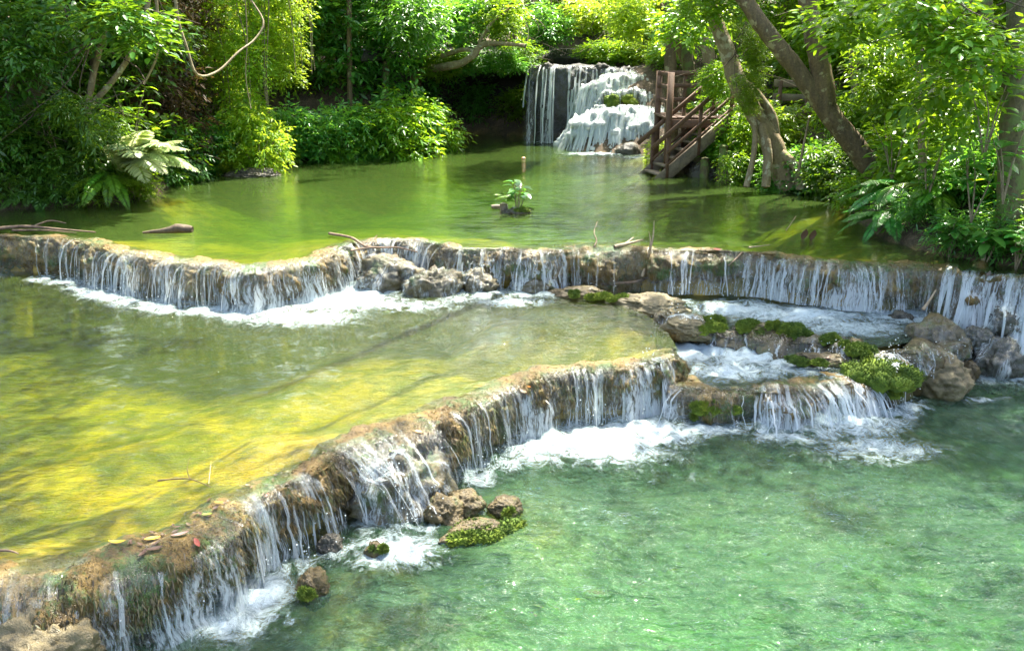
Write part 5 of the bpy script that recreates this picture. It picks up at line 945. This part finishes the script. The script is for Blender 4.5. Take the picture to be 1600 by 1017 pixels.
liana('leaning pale sapling pole by the gnarled roots', [D(1248, 268, 16.2), D(1255, 230, 16.2), D(1264, 185, 16.3)], 0.03)
# ================================================================== STAIRCASE AND PLATFORM
def mat_wood(name, c1, c2):
    m, t, out = newmat(name); co = objco(t, (3, 3, 14)); cn = objco(t)
    n = noise(t, cn, 3.0, 6, 0.7, 2.0); g = noise(t, cn, 26, 5, 0.7, 0.5)
    c = ramp(t, math_(t, 'ADD', math_(t, 'MULTIPLY', n, 0.55), math_(t, 'MULTIPLY', g, 0.45)), [(0.33, c1), (0.66, c2)])
    b = N(t, 'ShaderNodeBump', {'Height': g, 'Strength': 0.5, 'Distance': 0.01})
    p = N(t, 'ShaderNodeBsdfPrincipled', {'Base Color': c, 'Roughness': 0.7, 'Normal': b.outputs[0]}); t.links.new(p.outputs[0], out.inputs[0]); return m
M['wood_red'] = mat_wood('wood_red', (0.045, 0.021, 0.011), (0.14, 0.070, 0.038)); M['wood_grey'] = mat_wood('wood_grey', (0.06, 0.045, 0.03), (0.22, 0.17, 0.11))
def timber(name, a, b, wd, ht, mat, parent, up=(0, 0, 1)):
    mb = MB(); box(mb, a, b, wd, ht, up); return mb.build(name, M[mat], parent, smooth=False)
sb = P(1028, 277, ZU); sb[2] = ZU - 0.12                     # near foot of the stair
run = np.array([1.62, 0.35, 1.36]); acr = np.array([-0.20, 0.86, 0.0])
st = thing('staircase', 'weathered wooden staircase with rails climbing out of the upper pool', 'staircase', sb)
for k in (0, 1):
    a = sb + acr * k; timber('stringer', a - run * 0.02, a + run * 1.02, 0.06, 0.26, 'wood_grey', st)
for i in range(8):
    q = sb + run * ((i + 0.6) / 8.2) + np.array([0, 0, 0.06]); timber('tread', q + acr * 0.04, q + acr * 0.96, 0.24, 0.045, 'wood_grey', st)
for k in (0, 1):
    a = sb + acr * k; hr = None
    for hgt, w_ in ((0.90, 0.09), (0.50, 0.06), (0.24, 0.05)):
        s0 = -0.10 if hgt > 0.8 else 0.10
        r_ = timber('handrail' if hr is None else 'rail', a + run * s0 + np.array([0.0, -0.05, hgt]), a + run * 1.04 + np.array([0, -0.05, hgt]), 0.05, w_, 'wood_red', hr or st); hr = hr or r_
    for f in (0.12, 0.55, 0.98):
        q = a + run * f; timber('post', q - np.array([0, 0, 0.18]), q + np.array([0, 0, 0.92]), 0.075, 0.075, 'wood_red', hr, up=(0, 1, 0))
top = sb + run
pf0 = np.array([top[0] - 1.35, top[1] + 0.2, top[2]])
pl = thing('viewing_platform', 'reddish wooden platform with railings behind the staircase', 'platform', np.array([pf0[0], pf0[1], ZU + 0.3]))
for i in range(7):
    x = pf0[0] + 0.05 + i * 0.29; timber('plank', (x, pf0[1], top[2] - 0.02), (x, pf0[1] + 1.6, top[2] - 0.02), 0.27, 0.04, 'wood_red', pl)
for y in (0.0, 1.55): timber('beam', (pf0[0] - 0.05, pf0[1] + y, top[2] - 0.14), (pf0[0] + 2.1, pf0[1] + y, top[2] - 0.14), 0.07, 0.18, 'wood_red', pl)
for x in (0.0, 0.62, 1.25, 2.0):
    for y in ((0.0, 1.55) if x in (0.0,) else (1.55,)):
        timber('post', (pf0[0] + x, pf0[1] + y, ZU - 0.1 if x == 0.0 else top[2] - 0.25), (pf0[0] + x, pf0[1] + y, top[2] + 0.95), 0.13 if x == 0.0 else 0.08, 0.13 if x == 0.0 else 0.08, 'wood_red', pl, up=(0, 1, 0))
for hgt in (0.9, 0.62, 0.3):
    timber('rail', (pf0[0] - 0.05, pf0[1] + 1.50, top[2] + hgt), (pf0[0] + 2.1, pf0[1] + 1.50, top[2] + hgt), 0.05, 0.10, 'wood_red', pl)
    timber('rail', (pf0[0] + 0.05, pf0[1], top[2] + hgt), (pf0[0] + 0.05, pf0[1] + 1.5, top[2] + hgt), 0.05, 0.08, 'wood_red', pl)
wk = D(1200, 178, 20.6); wa, wb = D(1195, 178, 20.4), D(1300, 182, 20.0)
wt = thing('walkway', 'boardwalk with plank rail glimpsed between the two tree trunks', 'walkway', wa - np.array([0, 0, 0.6]))
timber('deck', wa, wb, 1.2, 0.08, 'wood_red', wt)
for f in (0.1, 0.5, 0.9):
    q = wa * (1 - f) + wb * f; timber('post', q - np.array([0, 0.5, 0.9]), q + np.array([0, -0.5, 0.75]), 0.08, 0.08, 'wood_red', wt, up=(0, 1, 0))
for hgt in (0.7, 0.4): timber('rail', wa + np.array([0, -0.5, hgt]), wb + np.array([0, -0.5, hgt]), 0.05, 0.16, 'wood_grey', wt)
for lab, px, py, Y, h_ in (('thick round log post standing at the water edge', 1127, 284, 18.4, 0.75), ('short log stump post beside the staircase stringer', 1100, 280, 18.8, 0.45)):
    p = D(px, py, Y); mb = MB(); tube(mb, [p - [0, 0, 0.3], p + [0, 0, h_ * 0.5], p + [0, 0, h_]], [0.10, 0.095, 0.09], 12, 0.2, 0.06); tag(mb.build('log_post', M['bark_moss']), lab, 'post')
for i, (lab, px, py) in enumerate((('brown root-bound stone under the staircase', 1075, 268), ('mossy brown stone beside the stair foot', 1060, 272), ('dark bank stone by the log post', 1105, 278), ('earthy bank stone under the gnarled roots', 1150, 287), ('dark stone between the gnarled roots', 1220, 290), ('earthy stone at the bank before the leaning trunk', 1285, 295), ('flat stone at the stair foot by the apron', 985, 243))):
    c_ = P(px, py, ZU); c_[1] += 0.35; boulder(lab, c_, (0.34, 0.30, 0.30), 'boulder' if i % 2 else 'wet_rock', 130 + i, sub=4)

# ================================================================== FERNS
def frond(mb, base, d, L, rng, droop=0.6, w=0.17):
    d = d / np.linalg.norm(d); n = 30; t = np.linspace(0, 1, n)[:, None]
    c = base + d * L * t - np.array([0, 0, 1.0]) * L * droop * t ** 2
    tube(mb, c, np.linspace(0.006, 0.0015, n), 4, cap=False)
    T = np.gradient(c, axis=0); T /= np.linalg.norm(T, axis=1)[:, None]; s = np.cross(T, [0, 0, 1.0]); s /= np.linalg.norm(s, axis=1)[:, None] + 1e-9; u = np.cross(s, T)
    ln = w * np.sin(np.clip(t[:, 0] * 0.92 + 0.08, 0, 1) * math.pi) ** 0.7 * L
    k = slice(2, n)
    for sg in (-1, 1):
        dd = s[k] * sg + T[k] * 0.45 - np.array([0, 0, 0.18]) + rng.normal(0, 0.07, (n - 2, 3))
        leaves(mb, c[k], dd, u[k] * 1.0 + rng.normal(0, 0.1, (n - 2, 3)), ln[k] + 0.01, rng, 0.20, 0.05, 0.12)
        leaves(mb, (c[k] + c[1:n - 1]) / 2, dd, u[k], (ln[k] + 0.01) * 0.97, rng, 0.20, 0.05, 0.12)
def fern(label, base, n, L, toward, spread, seed, mat='leaf_mid', lift=0.55):
    rng = np.random.default_rng(seed); o = thing('fern', label, 'fern', base, 'ferns at the water edge')
    for i in range(n):
        a = toward + spread * ((i + 0.5) / n - 0.5) * 2 + rng.normal(0, 0.08); mb = MB()
        frond(mb, base + rng.normal(0, 0.03, 3), np.array([math.cos(a), math.sin(a), lift * rng.uniform(0.5, 1.5)]), L * rng.uniform(0.7, 1.1), rng, rng.uniform(0.4, 0.75)); mb.build('frond', M[mat], o, smooth=False)
    return o
fern('large fern with white-lit fronds arching over the upper pool', D(195, 268, 15.7), 24, 1.75, -0.35, 1.0, 701, 'leaf_fern_lit', 1.15)
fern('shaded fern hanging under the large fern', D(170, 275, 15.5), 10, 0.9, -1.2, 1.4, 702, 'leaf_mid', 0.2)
fern('teal fern spreading from the bank under the leaning trunk', D(1400, 295, 13.0), 12, 0.95, 3.4, 1.1, 703, 'leaf_teal', 0.4)
fern('second teal fern lower on the bank', D(1385, 335, 12.6), 9, 0.75, 3.6, 1.2, 704, 'leaf_teal', 0.3)
fern('fern beside the broadleaf shrub on the bank', D(1470, 300, 12.2), 9, 0.75, 3.9, 1.2, 705, 'leaf_mid', 0.5)
fern('pale fern at the shaded frame edge', D(40, 300, 15.2), 8, 0.7, -0.9, 1.3, 706, 'leaf_dark', 0.4)

# ================================================================== BROADLEAF PLANTS (each large leaf a part)
def broadleaf(label, base, stems, leaf, seed, mat, per=6, name='broadleaf_plant', group='broadleaf plants on the bank', up=0.8, lean=(0, 0)):
    rng = np.random.default_rng(seed); o = thing(name, label, 'plant', base, group)
    for i in range(stems):
        a = rng.uniform(0, 6.28); e = np.array([math.cos(a) * 0.35 + lean[0], math.sin(a) * 0.35 + lean[1], 1.0]); h_ = up * rng.uniform(0.7, 1.15); pts = [base - [0, 0, 0.15], base + e * h_ * 0.5 + rng.normal(0, 0.03, 3), base + e * h_]
        sm = MB(); tube(sm, pts, [0.012, 0.009, 0.004], 5, step=0.08); so_ = sm.build('stem', M['vine'], o)
        for j in range(per):
            t = 0.45 + 0.55 * (j + 1) / per; b = base + e * h_ * t; an = a + j * 2.4; mb = MB()
            d = np.array([math.cos(an), math.sin(an), rng.uniform(-0.1, 0.45)])[None]; bb_ = b + d[0] * 0.03
            L = leaf * rng.uniform(0.75, 1.2); dn = d[0] / np.linalg.norm(d[0]); s = np.cross(dn, [0, 0, 1.0]); s /= np.linalg.norm(s); u_ = np.cross(s, dn); n = 7; tt = np.linspace(0, 1, n); wdt = 0.24 * L * np.sin(np.clip(tt * 0.93 + 0.05, 0, 1) * math.pi) ** 0.75; wdt[-1] = 0
            mid = bb_ + dn * (tt * L)[:, None] - np.array([0, 0, 1.0]) * (L * 0.35 * tt ** 2)[:, None]
            V = np.stack([mid - s * wdt[:, None] + u_ * (wdt * 0.25)[:, None], mid, mid + s * wdt[:, None] + u_ * (wdt * 0.25)[:, None]], 1)
            mb.add(V.reshape(-1, 3), grid_faces(n, 3), rnd=rng.uniform(0, 1)); mb.build('leaf', M[mat], so_)
    return o
isl = P(808, 333, ZU)
boulder('low islet of dark stone and rotten wood carrying a plant', np.array([isl[0], isl[1] + 0.1, ZU - 0.02]), (0.26, 0.16, 0.09), 'wet_rock', 150, [(np.array([isl[0] + 0.12, isl[1] + 0.08, ZU + 0.06]), (0.16, 0.09, 0.04), 3)])
broadleaf('broad-leaved plant alone in the middle of the upper pool', np.array([isl[0], isl[1] + 0.12, ZU + 0.05]), 5, 0.20, 801, 'leaf_teal', 5, 'islet_plant', None, 0.42)
fern('wispy fern sprig growing with the islet plant', np.array([isl[0] - 0.05, isl[1] + 0.12, ZU + 0.2]), 5, 0.34, 2.8, 0.7, 802, 'leaf_mid', 0.8)
mb = MB(); c_ = P(787, 330, ZU); tube(mb, [c_ + [0, 0.05, -0.1], c_ + [0, 0.05, 0.06], c_ + [0, 0.05, 0.12]], [0.07, 0.07, 0.062], 12, 0.15, 0.03); tag(mb.build('tree_stump', M['wood_grey']), 'short sawn stump at the side of the islet', 'stump')
mb = MB(); c_ = P(776, 327, ZU); tube(mb, [c_ + [-0.09, 0.05, 0.03], c_ + [0, 0.05, 0.035], c_ + [0.09, 0.05, 0.03]], [0.035, 0.04, 0.035], 10, 0.2, 0.03); tag(mb.build('log', M['wood_grey']), 'hollow log end lying beside the islet stump', 'log')
for i, (lab, px, py, Y, n_, lf, up_, mt, ln) in enumerate([('broadleaf sapling with pale big leaves at bank middle', 1450, 300, 12.0, 4, 0.26, 0.8, 'leaf_mid', (-0.2, -0.1)), ('broadleaf plant with teal leaves near the edge trunk', 1520, 330, 11.0, 4, 0.25, 0.75, 'leaf_teal', (-0.2, -0.2)), ('broadleaf plant before the brown edge trunk', 1570, 300, 10.6, 4, 0.24, 0.8, 'leaf_teal', (-0.1, -0.1)), ('dark strap-leaved plant over the ledge end', 1540, 400, 10.7, 5, 0.24, 0.35, 'leaf_teal', (-0.1, -0.3)), ('dark strap-leaved plant by the pool corner', 1590, 405, 10.5, 5, 0.25, 0.4, 'leaf_teal', (0, -0.3)), ('strap-leaved plant above the pool corner', 1485, 385, 11.2, 5, 0.22, 0.35, 'leaf_teal', (-0.1, -0.2)), ('bright broadleaf sapling at the foot of the leaning trunk', 1395, 270, 13.4, 4, 0.24, 0.7, 'leaf_mid', (-0.2, 0)), ('broadleaf sapling up by the edge trunk', 1540, 230, 10.9, 4, 0.26, 0.9, 'leaf_mid', (-0.2, -0.1)), ('big-leaved sapling leaning over the fern', 205, 225, 15.9, 4, 0.26, 0.9, 'leaf_mid', (0.2, -0.1)), ('dark big-leaved sapling by the mossy fork', 90, 240, 15.4, 4, 0.24, 0.8, 'leaf_dark', (0.1, -0.1))]):
    broadleaf(lab, D(px, py, Y), n_, lf, 820 + i, mt, 6, up=up_, lean=ln)

# ================================================================== DRIFTWOOD, TWIGS, FLOAT, FALLEN LEAVES
M['twig'] = mat_simple('twig', (0.05, 0.03, 0.018), (0.20, 0.13, 0.08), 14, 0.8); M['twig_pale'] = mat_simple('twig_pale', (0.16, 0.11, 0.06), (0.38, 0.29, 0.18), 14, 0.7)
M['float'] = mat_simple('float', (0.30, 0.13, 0.05), (0.42, 0.24, 0.12), 20, 0.4)
c_ = P(818, 248, ZU); mb = MB(); v, f = ico(3); mb.add(v * np.array([0.06, 0.06, 0.045]) + c_ + np.array([0, 0, 0.0]), f); tag(mb.build('float_buoy', M['float']), 'small orange float on the water of the upper pool', 'buoy')
mb = MB(); a, b = P(222, 364, ZU), P(300, 362, ZU); tube(mb, [a + [0, 0.02, 0.0], a * 0.5 + b * 0.5 + [0, 0.05, 0.02], b * 0.75 + a * 0.25 + [0, 0.06, 0.045], b + [0, 0.03, 0.02]], [0.015, 0.05, 0.075, 0.05], 10, 0.35, 0.04); tag(mb.build('driftwood', M['twig_dark']), 'dark half-sunk log floating behind the bowed ledge', 'driftwood')
def stick(label, pts, r, mat='twig', name='branch', forks=()):
    mb = MB(); tube(mb, pts, np.linspace(r, r * 0.35, len(pts)), 7, 0.2, 0.03)
    for fp_ in forks: tube(mb, fp_, np.linspace(r * 0.6, r * 0.2, len(fp_)), 6, 0.2, 0.03)
    tag(mb.build(name, M[mat]), label, 'branch', 'sticks caught on the ledges')
Z = ZU + 0.03
def up(px, py, h=0.0, z=ZU): q = P(px, py, z); q[2] += h; return q
stick('forked dark branch lying across the ledge notch', [up(515, 368, .03), up(550, 377, .05), up(575, 388, .02), up(620, 390, .03), up(652, 396, .02)], 0.022, forks=[[up(575, 388, .03), up(590, 378, .1)], [up(548, 394, .02), up(580, 390, .03), up(610, 391, .03)]])
stick('upright pale stick standing at the ledge', [D(1003, 432, 11.5), D(1012, 405, 11.55), D(1020, 372, 11.6), D(1022, 345, 11.65)], 0.022, 'twig_pale', forks=[[D(1012, 405, 11.55), D(1016, 380, 11.5), D(1014, 362, 11.5)]])
stick('little crooked twig sticking up from the ledge', [up(928, 386, 0), up(932, 380, .04), up(928, 373, .1), up(933, 362, .16)], 0.012)
stick('broken driftwood stick lying on the ledge crest', [up(960, 388, .02), up(985, 385, .05), up(1005, 382, .07)], 0.03, 'twig_pale', forks=[[up(975, 386, .03), up(990, 380, .09)]])
stick('thin stick on the crest beside a red leaf', [up(1170, 389, .02), up(1203, 386, .03)], 0.014, 'twig_pale')
stick('thin branch leaning down the ledge face', [up(1160, 396, .02), D(1148, 406, 11.0), D(1138, 415, 10.9)], 0.014)
stick('long dark branch along the hummock', [A(940, 450, ZM, .06), A(985, 452, ZM, .10), A(1008, 446, ZM, .10), A(1030, 441, ZM, .12)], 0.022)
stick('pale pole leaning at the heavy fall', [D(1442, 484, 10.0), D(1452, 470, 10.05), D(1463, 452, 10.1)], 0.022, 'twig_pale')
stick('thin twig poking out of the upper pool', [up(1228, 361, 0), up(1243, 347, .1)], 0.008, 'twig_pale')
stick('long dead branch on the shaded ledge end', [up(-10, 362, .04), up(40, 361, .07), up(90, 363, .05), up(150, 366, .03)], 0.03, forks=[[up(50, 361, .06), up(80, 357, .12), up(105, 359, .1)], [up(20, 364, .04), up(70, 365, .05), up(120, 368, .04)]])
stick('forked twig reaching into the middle pool', [A(247, 754, ZM, .02), A(280, 755, ZM, .04), A(300, 756, ZM, .04), A(330, 764, ZM, .02)], 0.007, forks=[[A(298, 755, ZM, .03), A(294, 745, ZM, .07), A(300, 733, ZM, .11)]])
stick('pale thin twig standing by the forked twig', [A(326, 756, ZM, 0), A(330, 720, ZM, .0)], 0.005, 'twig_pale')
stick('dark twig lying at the frame edge of the rim', [A(-20, 865, ZM, .02), A(15, 866, ZM, .03), A(30, 869, ZM, .02)], 0.012)
for i in range(9):       # roots over the hummock
    rng = np.random.default_rng(880 + i); x0 = 1000 + i * 9
    qs = [(x0 + 20, 455 + rng.uniform(-3, 3)), (x0 + rng.uniform(-12, 12), 466), (x0 - 10 + rng.uniform(-18, 18), 480), (x0 - 5 + rng.uniform(-28, 28), 494)]
    pts = [(lambda h_: h_[0] + np.array([0, 0, 0.012]) if h_ is not None else A(x, y, ZM, 0.03))(hit(x, y, BV_RD, BV_UP, *ROCK_BV)) for x, y in qs]
    if max(np.linalg.norm(np.diff(pts, axis=0), axis=1)) > 0.7: continue
    mb = MB(); tube(mb, pts, [0.014, 0.012, 0.009, 0.004], 6, 0.3, 0.04); tag(mb.build('root', M['twig']), 'thin pale root trailing over the hummock', 'root', 'roots trailing over the hummock')
LC = {'yellow': (0.62, 0.42, 0.02), 'orange': (0.55, 0.17, 0.012), 'red': (0.30, 0.045, 0.02), 'brown': (0.12, 0.06, 0.03), 'green': (0.22, 0.34, 0.02), 'tan': (0.22, 0.15, 0.075), 'pink': (0.30, 0.17, 0.14), 'dark': (0.07, 0.04, 0.022)}
for k_, c in LC.items(): M['fallen_' + k_] = mat_simple('fallen_' + k_, tuple(x * 0.65 for x in c), c, 25, 0.5, 0.2)
def fallen(label, px, py, L, colr, ang, seed, trees=(BV_LO, BV_UP, BV_SH), group=None):
    L *= 0.72
    h = hit(px, py, *(list(trees) + ROCK_BV)); 
    if h is None: return
    rng = np.random.default_rng(seed); p, nr = h[0], h[1] * 0.6 + np.array([0, 0, 0.6]); nr /= np.linalg.norm(nr)
    d = np.array([math.cos(ang), math.sin(ang), 0]); d -= nr * d.dot(nr); d /= np.linalg.norm(d); s = np.cross(nr, d); n = 8; t = np.linspace(0, 1, n); wd = 0.20 * L * np.sin(np.clip(t * 0.94 + 0.04, 0, 1) * math.pi) ** 0.8; curl = rng.uniform(0.2, 0.7)
    mid = p + nr * 0.014 + d * ((t - 0.5) * L)[:, None] + nr * (curl * L * (t - 0.5) ** 2)[:, None]
    V = np.stack([mid - s * wd[:, None] + nr * (wd * 0.35)[:, None], mid, mid + s * wd[:, None] + nr * (wd * 0.35)[:, None]], 1)
    mb = MB(); mb.add(V.reshape(-1, 3), grid_faces(n, 3)); tag(mb.build('fallen_leaf', M['fallen_' + colr]), label, 'leaf', group)
G_ = 'fallen leaves on the ledges'
for i, (lab, px, py, L, c, a) in enumerate([('yellow fallen leaf nearest the frame edge', 150, 850, 0.16, 'yellow', 0.1), ('long yellow leaf beside another yellow leaf', 183, 850, 0.15, 'yellow', 0.3), ('broad yellow leaf on the rim beside curled litter', 238, 844, 0.14, 'yellow', 0.5), ('bright green fallen leaf on the rim', 324, 806, 0.10, 'green', 0.2), ('yellow leaf above the green fallen leaf', 342, 788, 0.09, 'yellow', 0.2), ('curled reddish leaf hanging on the rim face', 308, 850, 0.12, 'red', -0.9), ('curled brown leaf below the broad yellow leaf', 242, 860, 0.14, 'brown', 0.6), ('pink-grey dead leaf above the rim face', 282, 838, 0.16, 'pink', 0.3), ('dry tan leaf tip on the rim face', 225, 866, 0.11, 'brown', 1.1), ('small red leaf on the rock face by the wide rush', 418, 775, 0.06, 'red', 1.2), ('round orange leaf on the rim above the dark hollow', 654, 676, 0.11, 'orange', 0.1), ('yellow-green leaf in the wide rush', 614, 707, 0.09, 'green', 0.2), ('orange leaf on the crest by a black twig', 747, 606, 0.11, 'orange', 0.1), ('pale green leaf on the crest edge', 657, 652, 0.08, 'green', 0.3), ('slim tan leaf stuck to the glassy curtain', 819, 612, 0.13, 'tan', -0.9), ('small orange leaf by the slim tan leaf', 826, 606, 0.07, 'orange', 0.7), ('dark red leaf on the upper ledge crest', 1120, 391, 0.16, 'red', 0.1), ('pink dead leaf on the heavy fall crest', 1545, 430, 0.16, 'pink', 0.8), ('second pink dead leaf by the heavy fall', 1560, 428, 0.12, 'pink', 0.0), ('tan leaf on the big tan boulder', 1452, 572, 0.12, 'orange', 0.4), ('brown leaf on the mossy slab', 1295, 560, 0.10, 'brown', 0.4)]):
    fallen(lab, px, py, L, c, a, 950 + i, group=G_)
rg = np.random.default_rng(990)
for i in range(46):      # leaf litter caught on the rim
    t = rg.uniform(0, 1); px = 200 + 300 * t + rg.normal(0, 22); py = np.interp(px, [200, 270, 330, 380, 430, 480, 520], [851, 828, 793, 768, 747, 722, 700]) + rg.normal(0, 9)
    fallen('dry curled leaf in the litter caught on the rim', px, py, rg.uniform(0.04, 0.085), ['brown', 'tan', 'brown', 'dark', 'dark'][i % 5], rg.uniform(0, 6.3), 1000 + i, group='leaf litter on the rim')
# pair of brown leaves standing out of the upper pool
for lab, px, py in (('taller brown leaf standing out of the upper pool', 1254, 372), ('shorter brown leaf standing out of the upper pool', 1267, 373)):
    c_ = up(px, py, -0.02); mb = MB(); n = 7; t = np.linspace(0, 1, n); wd = 0.05 * np.sin(np.clip(t * .94 + .04, 0, 1) * math.pi) ** .8; mid = c_ + np.array([0.03, 0.0, 0.16]) * t[:, None] + np.array([0, -0.04, 0]) * (t ** 2)[:, None]
    V = np.stack([mid - np.array([1, 0.3, 0]) * wd[:, None], mid, mid + np.array([1, -0.3, 0]) * wd[:, None]], 1); mb.add(V.reshape(-1, 3), grid_faces(n, 3)); tag(mb.build('fallen_leaf', M['fallen_brown']), lab, 'leaf', G_)
